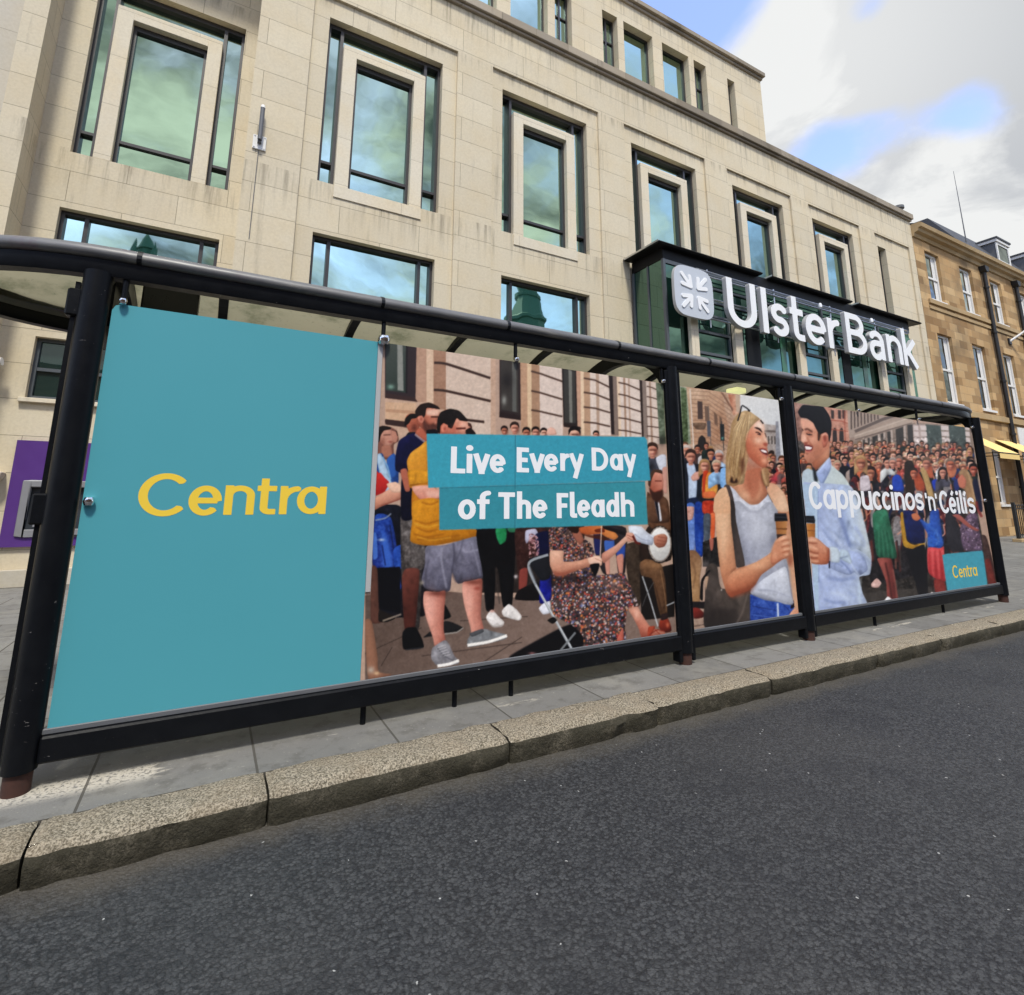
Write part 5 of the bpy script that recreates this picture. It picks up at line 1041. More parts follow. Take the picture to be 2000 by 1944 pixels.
    # strap, upper arm, forearm, hand, cup
    P(FE, '790,1540 860,1500 920,1650 960,1900 870,1900', '5c4e4a'); P(FF, '800,0 870,0 900,280 960,560 1020,880 900,900 860,600 820,300', '3c3635', c2='5a504c', g=(830, 300, 920, 300))
    P(FF, '596,40 600,-60 700,-90 810,-60 830,300 860,560 890,830 900,930 830,1000 860,1180 820,1300 760,1240 690,1000 650,700 620,350', 'd9ad8c', c2='b87c5e', g=(720, 300, 800, 1150), nz=.01); P(FE, '650,1700 720,1580 820,1540 870,1700 880,1920 640,1920', 'dab08e', c2='d5a684', g=(700, 1560, 800, 1900), nz=.01, form=0)
    P(FF, '760,1240 780,1050 900,930 1030,890 1180,830 1330,740 1400,690 1500,780 1430,880 1250,1010 1160,1150 1060,1230 900,1290 830,1320', 'd09a7a', c2='b06c50', g=(1050, 880, 1120, 1190), nz=.01); P(FF, '780,1270 900,1230 1080,1190 1200,1090 1100,1240 850,1330', '94523c', soft=3, a=.7); L(FF, '870,960 930,930 1040,900', 10, '8a4c38', .6, soft=1); B(FF, 720, 500, 50, 300, 'e6bf9e', .5); B(FF, 1200, 890, 120, 40, 'e0b090', .5)
    Q(FF, '1440,270 1600,270 1590,480 1460,480', 'bd8a5a', c2='9c6a40', g=(1600, 300, 1450, 300)); Q(FF, '1450,365 1600,370 1600,390 1450,388', '7e5430'); Q(FF, '1455,450 1590,455 1580,520 1465,520', '4c3a34'); P(FF, '1430,165 1590,165 1610,270 1430,275 1425,210', '23242a', sm=False); L(FF, '1425,215 1605,222', 14, '4c4e56', .8); Q(FF, '1440,165 1590,170 1590,185 1440,182', '3e4048')
    P(FF, '1390,690 1430,560 1500,490 1590,460 1630,520 1640,620 1640,720 1620,770 1540,800 1480,840 1400,880 1370,800', 'd8a284', c2='c08064', g=(1600, 500, 1420, 820), nz=.01)
    for s in ('1520,560 1560,535 1635,530', '1520,640 1570,615 1645,610', '1530,710 1580,690 1640,685'): L(FF, s, 13, '8c5038', .75, soft=1)
    for s in ('1540,510 1600,485', '1545,590 1630,570', '1550,665 1635,648', '1560,740 1620,728'): L(FF, s, 20, 'ecc0a4', .65, soft=1)
    L(FF, '1430,600 1480,560 1510,580', 14, 'b07458', .6, soft=1); B(FF, 1430, 740, 40, 60, 'dba88a', .5)
    # head: hair behind, face, features, hair front
    P(FK, '400,1850 400,1300 470,900 520,600 640,420 780,350 900,370 1100,520 1160,620 1000,900 820,1500 760,1850 560,1880', 'a88a64', c2='c0a27c', g=(450, 900, 800, 900), nz=.03)
    P(FK, '1150,1520 1280,1560 1290,1900 1200,1900 1130,1700', 'a88664', nz=.03)
    P(FK, '800,900 880,760 980,620 1090,530 1170,600 1200,720 1195,800 1230,900 1262,1000 1250,1060 1255,1130 1270,1220 1255,1330 1275,1400 1240,1500 1150,1530 1020,1440 880,1300 820,1150', 'd79b80', c2='c27a5e', g=(1180, 900, 850, 1150), nz=.008)
    P(FK, '1000,620 1090,535 1165,600 1205,740 1180,800 1090,720 980,700', 'f0d2c0', soft=4); P(FK, '800,950 900,1000 1000,1200 1150,1440 1240,1500 1120,1520 960,1400 840,1250', 'b0624a', soft=6, a=.7)
    B(FK, 1060, 960, 90, 70, 'f2c8ae', .7); B(FK, 1190, 900, 40, 90, 'f0cab4', .6); B(FK, 1190, 1380, 60, 60, 'e8b094', .6); B(FK, 960, 1130, 80, 120, 'cd8466', .5); B(FK, 900, 850, 50, 90, 'c98468', .5)
    P(FK, '980,700 1040,690 1110,720 1150,790 1140,800 1080,750 1000,712', '4a3026'); L(FK, '1010,800 1060,795 1120,835', 20, '3c241e', .95); P(FK, '1040,820 1100,830 1120,860 1060,845', '5a382e'); L(FK, '1030,860 1080,880 1120,875', 10, 'a86a54', .6, soft=1); L(FK, '1205,810 1235,900', 18, '4a2e26', .85)
    P(FK, '1170,1020 1220,1010 1262,1040 1245,1080 1180,1070', 'a85a48', soft=1); L(FK, '1180,860 1170,950 1150,1020', 14, 'c48a70', .5, soft=2); L(FK, '1215,930 1255,1010', 22, 'f4d6c4', .8, soft=1)
    P(FK, '1085,1142 1160,1138 1230,1158 1256,1200 1250,1262 1190,1245 1125,1200', '6e2626'); P(FK, '1108,1158 1170,1155 1232,1180 1246,1222 1185,1215 1135,1190', 'ece2dc'); L(FK, '1075,1140 1150,1124 1240,1142', 18, 'a8544a', .8); L(FK, '1130,1225 1195,1262 1256,1282', 20, 'bc6c60', .8); L(FK, '1060,1040 1080,1100 1070,1160', 16, 'a8604a', .6, soft=2); L(FK, '1205,1310 1260,1320', 20, '9c5442', .5, soft=2)
    P(FK, '800,900 830,800 900,700 1000,600 1095,520 1010,450 880,400 760,480 640,640 560,900 470,1300 420,1800 470,1900 560,1830 680,1700 760,1400 800,1150', 'c6a880', c2='a08058', g=(560, 700, 780, 1200), nz=.03)
    for s, w, c in (('760,460 700,700 690,1000 640,1400 600,1800', 30, 'd9bd92'), ('660,560 600,900 560,1300 500,1700', 26, 'd2b488'), ('820,430 760,650 740,900 720,1200 760,1400', 22, 'cdb088'), ('560,760 500,1100 460,1500 440,1800', 26, '6e5238'), ('720,700 720,1000 690,1300 640,1600', 22, '6a4c32'), ('900,420 860,600 800,780 770,1000', 20, 'cbaf88'), ('1000,480 920,600 850,720', 18, 'd4bc98'), ('620,900 560,1250 540,1500 560,1760', 20, '5c4029'), ('500,1200 440,1500 420,1750', 20, 'c8a87e'), ('780,1100 720,1400 700,1600 620,1780', 24, 'c9a076'), ('690,1500 720,1650 690,1850', 18, 'dcb890'), ('790,900 800,1050 830,1180 780,1300', 22, '8a6038'), ('830,380 780,480 760,620', 14, '7a6048')):
        L(FK, s, w, c, .75, soft=1, w2=w * .4)
    P(FK, '410,1700 470,1560 560,1640 600,1800 700,1620 760,1500 700,1760 640,1880 560,1910 470,1890 420,1860', 'b08e66', nz=.03, form=.4)
    for q in range(60):
        t = q / 60.; x0 = 560 + 330 * t + rngA.uniform(-20, 20); xb = 430 + 300 * t
        L(FK, '%f,%f %f,%f %f,%f %f,%f %f,%f' % (x0 + 180 * (1 - t), 480 - 60 * t, x0 - 10, 720, xb + 70, 1080, xb + rngA.uniform(-30, 60), 1420, xb + rngA.uniform(-50, 50), 1800 - 260 * t), rngA.uniform(5, 13), ['e4cca4', '7c5e42', 'd4b68c', '9a7a54', 'f0dcb8', '6a4e36'][q % 6], .5, w2=2)
    P(FK, '480,1820 520,1700 560,1820 620,1740 640,1830 560,1850', '3a2218', soft=1); P(FK, '700,1400 760,1300 780,1500 730,1700', '5a3020', soft=2, a=.7); L(FK, '820,1200 830,1400 800,1640', 16, 'd6ae88', .8, soft=1)
    L(FK, '1150,1560 1180,1700 1240,1880', 30, 'cbaa84', .8, soft=1); L(FK, '1120,1600 1140,1760 1190,1900', 20, '6c4630', .8, soft=1); L(FK, '1230,1580 1260,1740 1280,1880', 16, '8f6c4c', .8, soft=1)
    L(FK, '640,560 690,400 720,260 740,240 820,290 890,350', 26, '17151a', .97, sm=False); L(FK, '850,345 900,355', 30, '1c1a1e', .95); L(FK, '1110,545 1170,620', 30, '22201f', .9)
    # ---------- panel four: street, buildings, crowd
    Q(FG, '150,150 1000,250 1900,420 2100,460 2100,1900 300,1900', 'a08c80')
    Q(FG, '150,150 330,190 360,900 260,900', 'a9867a', c2='8a6a60', g=(200, 200, 320, 800), nz=.05); Q(FG, '230,860 420,900 420,1400 300,1400', '56504c', nz=.08)
    Q(FG, '760,240 1200,310 1240,1200 820,1200', 'c0907e', nz=.04)
    for x in (880, 1010, 1090): Q(FG, '%d,300 %d,310 %d,470 %d,460' % (x, x + 58, x + 60, x + 8), '4c403c')
    for x in (915, 1040): P(FG, '%d,870 %d,680 %d,630 %d,680 %d,890' % (x, x + 5, x + 40, x + 72, x + 78), '453c3a')
    for s in ('890,490 1080,510 1190,550', '890,660 1200,700', '850,910 1200,950'): L(FG, s, 22, 'a8604c', .8)
    L(FG, '1130,320 1150,920', 22, 'a85c48', .7, sm=False); L(FG, '860,930 1200,960', 24, 'b8a898', .9); Q(FG, '850,980 1160,1000 1160,1180 850,1160', '5c6468', nz=.04); B(FG, 1080, 1090, 90, 60, 'f4f6f8', .95); Q(FG, '965,1040 1000,1040 1005,1150 970,1150', 'd8dce0')
    Q(FG, '1190,310 2100,460 2100,620 1230,820 1200,600', 'ab9a8e')
    for k in range(9):
        x = 1245 + k * 62; Q(FG, '%d,%d %d,%d %d,%d %d,%d' % (x, 320 + k * 9, x + 26, 325 + k * 9, x + 30, 660 - k * 24, x + 6, 665 - k * 24), '5d5049')
    Q(FI, '-90,345 760,40 780,200 -85,460', '9c8a7e', c2='b4a294', g=(200, 180, 260, 330)); L(FI, '-80,330 330,150 800,0', 44, '6c605a', .9, sm=False); L(FI, '-80,395 800,105', 22, 'c0b0a2', .8, sm=False); L(FI, '-80,450 760,205', 18, '6a5c54', .8, sm=False)
    Q(FI, '-90,470 760,205 1640,240 1750,1100 -90,1100', '94857a', nz=.03)
    Q(FI, '760,225 980,225 1040,1000 800,1000', 'b09e96', nz=.02)
    for x0, y0, x1, y1 in ((30, 460, 65, 450), (110, 430, 140, 420), (175, 410, 255, 380), (300, 365, 340, 350), (395, 335, 440, 325), (520, 300, 630, 260), (690, 235, 770, 225)):
        Q(FI, '%d,%d %d,%d %d,1100 %d,1100' % (x0, y0, x1, y1, x1 + 45, x0 + 40), '4c4742')
    for x0, x1 in ((960, 1180), (1300, 1540)): Q(FI, '%d,225 %d,245 %d,1100 %d,1100' % (x0, x1, x1 + 90, x0 + 70), '55605a', c2='4b4f4c', g=(x0, 300, x1, 900), nz=.03); 
    for x in (20, 80, 145, 270, 350, 460, 650): L(FI, '%d,%d %d,1000' % (x, 460 - x * .33, x + 38), 26, 'c2b2a8', .8, sm=False)
    for x0, x1 in ((780, 850), (880, 970), (1185, 1295), (1535, 1600)):
        for k in range(9):
            y = 240 + k * 88; s = (y - 240) * .085
            Q(FI, '%f,%f %f,%f %f,%f %f,%f' % (x0 + s, y, x1 + s, y + 6, x1 + s + 7, y + 72, x0 + s + 7, y + 66), 'cfc0ba')
    for k in range(14): B(FI, rngA.uniform(1000, 1550), rngA.uniform(300, 850), 12, 16, 'aab4ae', .5)
    # ground dark with cobbles
    Q(FR, '1050,850 1700,800 1800,1330 1050,1420', '3c3733', nz=.07); speck(FR, '1130,1180 1560,1150 1600,1350 1150,1400', ['5c534c', '2c2826', '74685e', '403a36'], 260, 1, 3, sm=False, asp=.5); Q(FR, '1140,1330 1560,1290 1570,1360 1140,1400', '5a5450', a=.6)
    Q(FR, '985,660 1700,590 1730,900 1020,960', '33292a', nz=.06)
    # crowd rows
    for row, (y0, n, r0) in enumerate(((868, 30, 4.2), (880, 30, 5.2), (892, 28, 6.0), (905, 24, 6.8))):
        for k in range(n):
            x = 1622 + (1900 - 1622) * (k + rngA.uniform(.1, .9)) / n
            head(x, y0 + rngA.uniform(-5, 5) + (x - 1622) * .02, r0 * rngA.uniform(.85, 1.15), long=rngA.rand() < .35)
    for k in range(8): head(1560 + rngA.uniform(0, 30), 890 + k * 8, rngA.uniform(5, 7))
    rough(985, 855, 1185, 1010, .10)
    # darker bodies below
    Q(FR, '1110,960 1700,930 1760,1160 1180,1290', '2e2a2d', nz=.06)
    for k in range(120):
        x = 1655 + rngA.uniform(0, 245); y = 930 + 95 * (k / 120.) + rngA.uniform(-6, 6)
        P((x, y, 1.), '-7,0 -3,-8 3,-8 7,0 9,26 5,60 -5,60 -9,26', ['22242e', '6a2e30', '8a8484', '2a3a5c', '1c1c22', '4a3e3c', '7a4a42', '3a3440', '6a605a', '2a302c'][rngA.randint(10)], nz=.06); L((x, y, 1.), '6,2 9,20 0,28', 3, SKIN[k % 6], .8)
    for k in range(30):
        x = 1690 + rngA.uniform(0, 200); L((x, 1050 + rngA.uniform(0, 40), 1.), '0,0 2,18 3,40', 4, ['8a5a4c', '1c1a20', '4a4440', '6a3a34'][k % 4], .7)
    # foreground onlookers of panel four
    head(1700, 925, 10, hair='3a2620', skin='c08468', cloth='5c2a30', long=True, body=0); head(1733, 905, 8, hair='2a2422', cloth='d0d2d0', body=.6)
    P(FI, '470,1010 540,960 600,1000 640,1200 480,1200', '2d52b0', nz=.03); P(FI, '0,1000 120,980 150,1180 0,1200', 'c4b8bc', nz=.05); head(1681, 905, 11, hair='b8946c', cloth='c0b4b8', long=True, body=0)
    head(1755, 902, 8, hair='8a7a70', skin='d08a74', body=0); head(1743, 905, 8, hair='a09088', skin='d49a86', body=0)
    P(FI, '650,800 760,760 800,900 790,1250 680,1250', '3a2c24', nz=.03); P(FI, '780,950 860,930 950,1100 930,1200 820,1180', 'b05a3c', nz=.03); head(1784, 925, 8, hair='3a2a24', skin='c87a60', body=0)
    P(FI, '880,880 960,860 1010,1000 1090,1300 1000,1290 950,1100', 'b89a6c', nz=.03); P(FI, '960,860 1050,840 1080,1000 1020,1010', 'b8684a'); head(1809, 906, 9, hair='7a6452', skin='c88a74', body=0); P(FI, '1050,1060 1120,1030 1180,1150 1130,1220 1080,1180', '2c4ab0')
    head(1841, 924, 8, hair='2e2422', cloth='5c5a68', long=True, body=.7); P(FI, '1270,860 1380,800 1420,900 1380,1000 1310,1000', 'c07a5c'); head(1856, 908, 9, hair='8a7668', skin='c8785c', body=0)
    P(FI, '1370,1080 1440,1010 1460,1170 1400,1220', '2a3a78'); P(FI, '1450,920 1560,880 1640,1000 1700,1200 1720,1450 1600,1400 1540,1200 1480,1150', 'a08060', nz=.03); P(FI, '1430,1030 1500,960 1560,1050 1540,1160 1460,1150', 'c47c66'); L(FI, '1580,920 1650,1150 1690,1400', 24, 'c8a884', .7, soft=1); P(FI, '1650,1080 1720,1030 1780,1300 1800,1500 1740,1480', '2a2e4a'); head(1901, 918, 9, hair='2a2220', skin='b86a58', body=0)
    # green dress girl, navy cardigan woman, denim girl, patterned dress
    P(FJ, '30,200 120,120 240,130 290,330 340,560 385,830 200,840 90,790 50,500', '3f7d62', c2='2f6650', g=(150, 200, 200, 800), nz=.03)
    for k in range(9): L(FJ, '%d,420 %d,640 %d,830' % (100 + k * 22, 95 + k * 30, 100 + k * 33), 10, '7db598' if k % 2 else '26523f', .55, soft=1)
    P(FJ, '100,840 300,840 340,1000 380,1250 400,1450 250,1450 230,1200 160,1000', '9a5a52', c2='6a3432', g=(200, 900, 360, 900)); L(FJ, '220,900 280,1200 310,1430', 24, '4a2422', .8, soft=1); L(FJ, '330,1000 370,1250 390,1430', 20, 'c48a7c', .6, soft=1); P(FJ, '180,1500 250,1400 310,1440 300,1500', 'ecebec'); P(FJ, '320,1440 400,1440 415,1490 320,1500', 'e2e0e2'); P(FJ, '10,1210 90,1130 160,1200 110,1270 20,1260', 'd4b0a8', nz=.05)
    P(FJ, '440,180 500,190 530,560 640,640 790,600 790,680 620,700 480,640', 'c0953a', nz=.03); P(FJ, '480,160 600,140 760,240 800,600 620,610 540,560', '1f2d66', c2='202a58', g=(520, 200, 700, 600), nz=.02)
    P(FJ, '520,700 620,700 790,640 830,1000 840,1410 720,1420 660,1200 560,900', '1d1c22', nz=.01); P(FJ, '600,190 680,170 740,250 680,290 620,260', 'c47a5a')
    P(FJ, '720,260 860,330 880,150 1000,120 1030,350 1070,620 1020,690 850,680 840,480 760,350', '2f56a4', c2='3a68b8', g=(850, 200, 980, 600), nz=.04); L(FJ, '740,270 880,380 960,440', 34, '4a74bc', .8, soft=1); L(FJ, '960,400 1000,560 960,650', 16, '7c9cd0', .6, soft=1)
    P(FJ, '840,690 1020,690 1080,670 1090,900 1110,1170 980,1150 850,1040', 'd4585a', c2='b03c40', g=(880, 720, 1000, 1100), nz=.02)
    for k in range(6): L(FJ, '%d,720 %d,900 %d,1140' % (870 + k * 38, 870 + k * 42, 890 + k * 42), 14, 'ee8a84' if k % 2 else '8a2a30', .6, soft=1)
    P(FJ, '930,1150 1090,1180 1110,1380 970,1390', '8a3c36', nz=.02); P(FJ, '870,1390 900,1330 960,1380 940,1420 880,1420', 'd8d0cc'); L(FJ, '900,1150 920,1330', 20, '3a2a2c', .8)
    P(FJ, '1100,200 1200,180 1330,420 1380,700 1200,740 1120,600', '3a383e', nz=.02); P(FJ, '1330,350 1450,180 1560,180 1600,420 1640,730 1380,720 1320,500', '6c5a6c', nz=.03); speck(FJ, '1330,350 1450,180 1560,180 1600,420 1640,730 1380,720 1320,500', ['a890a4', '4a3a4a', 'c8b4c4', '84708c', '3a2c38'], 240, 1, 2.2); P(FJ, '1200,200 1300,190 1400,280 1490,360 1600,420 1560,440 1420,370 1280,260', 'b06a60'); L(FJ, '1560,0 1580,120 1640,230', 40, '8a3a38', .8); P(FJ, '1640,500 1720,560 1880,1260 1740,1290 1660,750', '54403c', nz=.04); P(FJ, '1680,880 1760,860 1850,1250 1760,1290', '7a3a32', nz=.03)
    # ---------- the dark haired man
    P(FG, '330,460 340,620 360,660 330,780 330,880 380,920 400,1000 400,1080 380,1160 440,1270 540,1290 700,1200 850,1190 840,800 620,560', 'dba48c', c2='c88a70', g=(350, 700, 720, 900), nz=.01, form=.25)
    P(FG, '540,1270 700,1150 850,1000 850,1180 700,1330 600,1430 560,1380', 'cc9276', c2='a86c52', g=(800, 1150, 580, 1330))
    P(FG, '335,470 420,480 560,560 600,640 500,640 400,640 340,620', 'dfa58e', soft=4); B(FG, 380, 840, 45, 90, 'eebca6', .7); B(FG, 540, 850, 80, 90, 'dba088', .6); P(FG, '480,1010 600,960 700,960 760,1100 700,1200 560,1290 440,1270 420,1200 520,1150', '8a5c48', soft=8, a=.38)
    B(FG, 450, 720, 60, 40, 'a06450', .7); L(FG, '390,668 450,655 540,712', 26, '3a211a', .9, soft=1); L(FG, '425,742 480,764 535,762', 17, '33201b', .95); B(FG, 480, 750, 16, 12, '1c1210', .8); L(FG, '440,785 500,800 550,785', 10, 'b07058', .7, soft=1); L(FG, '345,650 368,690', 18, '3a221c', .8); L(FG, '560,720 620,700', 10, '9a5c48', .6, soft=1); L(FG, '470,790 560,790', 12, '9a5c48', .6, soft=1)
    P(FG, '375,905 430,900 460,880 440,930 390,935', '8c4638', soft=1); L(FG, '440,800 470,880 540,980 530,1040', 18, '9a5640', .8, soft=1)
    P(FG, '390,950 470,955 545,990 520,1060 420,1060 400,1010', '7c2a2e'); P(FG, '400,975 470,980 535,1000 500,1040 420,1035', 'f4ece8'); L(FG, '390,948 470,945 545,985', 18, '6a3428', .7, soft=1); L(FG, '410,1065 460,1075 520,1060', 26, 'c46e66', .8, soft=1); B(FG, 430, 1110, 30, 16, '7a4030', .5)
    P(FG, '270,330 360,210 560,225 730,235 850,400 895,560 880,760 850,900 830,760 780,720 720,740 690,760 660,870 640,850 640,720 590,620 550,540 440,460 320,440 290,390', '18161a', nz=.012)
    for s in ('300,360 420,330 560,400', '380,250 520,280 640,380', '560,260 700,300 800,440', '620,420 700,560 690,700', '760,420 830,560 840,720'): L(FG, s, 16, '3c383e', .6, soft=1)
    P(FG, '640,720 690,760 670,870 645,860', '5a3620', soft=1)
    P(FG, '700,800 740,730 800,720 835,790 830,880 790,980 740,1000 720,920', 'cf8f7a', c2='b26c58', g=(720, 760, 800, 960)); P(FG, '740,790 790,780 800,850 760,900', '8a4234', soft=1, a=.8); L(FG, '720,780 770,735 825,780', 10, 'e8b8a6', .7)
    # shirt
    P(FG, '340,1600 360,1450 450,1390 540,1420 620,1440 850,1180 900,1330 1100,1500 1230,1700 1300,1950 340,1950', 'b4c2cc', c2='c0cac8', g=(400, 1500, 1000, 1650), nz=.008, form=0)
    P(FG, '545,1370 600,1440 640,1620 570,1610', '2c3238', soft=1); P(FG, '620,1460 850,1190 890,1330 860,1440 720,1700 640,1560', 'b0bce0', c2='9cacd4', g=(800, 1250, 680, 1600)); L(FG, '880,1390 780,1560 710,1700', 16, '7c8aa6', .7, soft=1); L(FG, '630,1470 860,1200', 10, 'd4dcf0', .8)
    P(FH, '205,-100 300,-120 700,-100 900,-60 1010,200 1090,480 1160,800 1185,980 1160,1190 1010,1230 1060,1460 1100,1650 390,1760 330,1000 250,400', 'a9b6d8', c2='b6c2d4', g=(500, 600, 1100, 500), nz=.01, form=.25, fold=.5)
    P(FH, '700,-60 900,-60 1010,200 1090,480 1160,800 1185,980 1100,900 960,820 880,840 800,560', 'a9b8d8', c2='c2ccd2', g=(760, 300, 1080, 260), nz=.008, form=.3); P(FH, '700,-80 760,200 820,500 880,820 800,760 730,420', '8291bc', soft=6, a=.5)
    for _i in range(26): L((1540 + rngA.uniform(40, 150), 960 + rngA.uniform(50, 240), 1.), '0,0 %f,%f %f,%f' % (rngA.uniform(5, 12), rngA.uniform(4, 12), rngA.uniform(14, 24), rngA.uniform(12, 26)), rngA.uniform(1.5, 3.5), ['8897c0', 'c4d0e8'][_i % 2], .22, soft=1)
    Q(FH, '205,-100 420,-100 430,1700 390,1750 330,1000 250,400', 'a8bcd2', nz=.008); L(FH, '425,0 420,400 435,900 430,1300', 10, '7f8db4', .8); L(FH, '385,0 400,700', 8, 'd0dcec', .7)
    for s, w, c in (('720,320 800,560 880,800', 44, '67749e'), ('560,520 700,640 820,700', 26, '76839f'), ('480,540 600,700 760,820', 30, '7884a8'), ('600,560 700,700 760,800', 24, 'd2dcf0'), ('460,560 540,700 600,790', 22, 'c6d2ea'), ('900,780 1000,760 1100,790', 20, '8794ba'), ('980,870 1080,930 1170,1060', 20, '8390b6'), ('560,1240 760,1270 960,1230', 60, '7e8bb4'), ('480,1380 560,1400 700,1340', 30, '97a5cc'), ('500,1540 640,1590 820,1590', 40, '7482ac'), ('740,1380 820,1330 960,1340', 26, '93a1c8'), ('860,1440 940,1500 960,1600', 22, '8f9dc6'), ('460,1660 560,1680 640,1650', 26, '7a88b2'), ('600,1450 760,1480 860,1560', 36, 'ccd8ee'), ('440,1250 470,1400', 24, '8a98c4'), ('1030,1250 1010,1500 1040,1640', 30, 'cadbe6'), ('940,500 1040,640 1110,760', 40, '93a1cc')):
        L(FH, s, w, c, .55, soft=2)
    P(FH, '1000,260 1080,480 1150,800 1180,1000 1120,800 1030,500', 'c4ccd0', soft=3, a=.8)
    P(FH, '580,800 720,820 880,850 1000,880 1090,960 1130,1120 1010,1210 940,1160 860,1200 700,1150 590,1080', 'a4b1d4', nz=.008); P(FH, '580,800 700,815 740,920 720,1020 600,1010', 'c0cdd8'); P(FH, '740,830 850,860 900,1000 880,1040 740,960', 'b4c4d4'); L(FH, '730,960 850,930', 14, '66728f', .8, soft=1); L(FH, '740,1000 830,1080 900,1180', 22, '66739c', .7, soft=1); L(FH, '610,1020 720,1040 780,1080', 16, '7785ac', .7, soft=1); L(FH, '850,960 930,1100 1010,1210', 14, 'd0dcee', .8, soft=1)
    Q(FH, '255,460 380,465 378,665 275,660', 'c08448', c2='a06a38', g=(270, 500, 370, 500)); L(FH, '260,560 380,570', 10, '7c4e28', .8); P(FH, '240,350 365,355 380,420 375,460 245,450', '24262c', sm=False); L(FH, '245,400 378,410', 12, '4a4c54', .8)
    P(FH, '275,680 340,650 430,690 540,790 585,830 580,1000 545,1045 440,1050 330,1030 300,900', 'd19a80', c2='b87458', g=(350, 700, 520, 1000), nz=.012)
    for s in ('285,735 350,745 410,745', '295,855 360,880 430,890', '305,945 360,960 420,950'): L(FH, s, 18, '7c4632', .8, soft=1)
    for s in ('280,700 350,695 400,710', '290,790 360,810 420,830', '300,900 370,920 420,925', '315,995 380,1005 430,1000'): L(FH, s, 26, 'e6b498', .65, soft=1)
    L(FH, '420,720 500,800 540,880', 26, 'dca88c', .6, soft=2); P(FH, '560,830 590,850 590,1010 560,1040', '8a4c38', soft=2, a=.6); Q(FH, '575,1000 595,1000 590,1110 570,1090', '2c3048')
    # ---------- banners
    Q(FP, '592,629 1672,646 1684,660 1702,862 600,898', '479fb1', c2='459aae', g=(600, 700, 1650, 760))
    Q(FP, '655,896 1674,865 1689,1079 655,1107', '43919f', c2='45949f', g=(650, 900, 1650, 1060)); L(FP, '655,899 1674,868', 5, '387d8c', .8); L(FP, '1032,636 1030,1100', 2.2, '2c5f6c', .9, sm=False); L(FP, '1036,636 1034,1100', 2, '6bb8c6', .5, sm=False)
    Q(FJ, '1055,790 1120,770 1640,724 1658,760 1732,1305 1140,1400', '4f9dae')
    gr = S.mean(2, keepdims=True); S[:] = np.clip(gr + (S - gr) * .90, 0, 1)
    S[:] = S * .62 + .38 * (3 * S ** 2 - 2 * S ** 3)
    B3 = np.stack([blur(S[..., k], 1) for k in range(3)], -1)
    S[:] = S * .62 + B3 * .38
    G = rngA.randn(AH, AW).astype(np.float32)
    S[:] = np.clip(S * (1 + (G * .010 + blur(rngA.randn(AH, AW).astype(np.float32), 1) * .05 + blur(rngA.randn(AH, AW).astype(np.float32), 2) * .05)[..., None]), 0, 1)
# ---------------------------------------------------------------- bus shelter
YSH, YBK = 3.20, 4.50
POSTS = [-.602, 3.318, 4.868, 8.875]
sh = thing('bus_shelter', (4.1, 3.8, 0), 'long black framed bus shelter with curved translucent roof covered in advert panels', 'bus shelter')
def black_mat():
    m, T, b = M('worn_black_paint'); p = T.pos(); x, y, z = T.sep(p)
    n = T.noise(p, 9., 5., .65); f = T.noise(T.comb(T.math('MULTIPLY', x, 1.), T.math('MULTIPLY', y, 1.), T.math('MULTIPLY', z, 2.4)), 16., 6., .7, 1.2)
    c = T.mix(n, (.003, .0035, .005), (.008, .009, .011))
    sc = T.math('MULTIPLY', T.ramp(f, .665, .70), T.ramp(T.noise(p, 2.1, 3., .6), .48, .6)); c = T.mix(T.math('MULTIPLY', sc, .55), c, (.42, .40, .38))
    T.put(b.inputs['Base Color'], c); T.put(b.inputs['Roughness'], T.math('ADD', T.math('MULTIPLY', n, .3), .22)); b.inputs['Specular IOR Level'].default_value = .12
    T.put(b.inputs['Normal'], T.bump(T.noise(p, 40., 4., .6), .25, .003)); return m
m_post = black_mat()
def roof_mat():
    m, T, b = M('translucent_roof_sheet'); T.n.remove(b); out = [n for n in T.n if n.type == 'OUTPUT_MATERIAL'][0]; p = T.pos(); x, y, z = T.sep(p)
    n = T.noise(p, 3.2, 6., .65); n2 = T.noise(T.vec('ADD', p, (4, 1, 0)), 40., 4., .65); n3 = T.noise(T.comb(x, T.math('MULTIPLY', y, .25), 0.), 2.1, 3., .5)
    c = T.mix(n3, (.27, .27, .185), (.42, .37, .25)); c = T.mix(T.ramp(n, .48, .74, 0., .8), c, (.10, .115, .06)); c = T.mix(T.ramp(n2, .6, .72, 0., .5), c, (.14, .15, .10))
    d = T.add('ShaderNodeBsdfDiffuse'); t = T.add('ShaderNodeBsdfTranslucent'); mx = T.add('ShaderNodeMixShader'); mx.inputs[0].default_value = .55
    T.put(d.inputs[0], c); T.put(t.inputs[0], c); T.l.new(d.outputs[0], mx.inputs[1]); T.l.new(t.outputs[0], mx.inputs[2]); T.l.new(mx.outputs[0], out.inputs[0]); return m
m_roof = roof_mat()
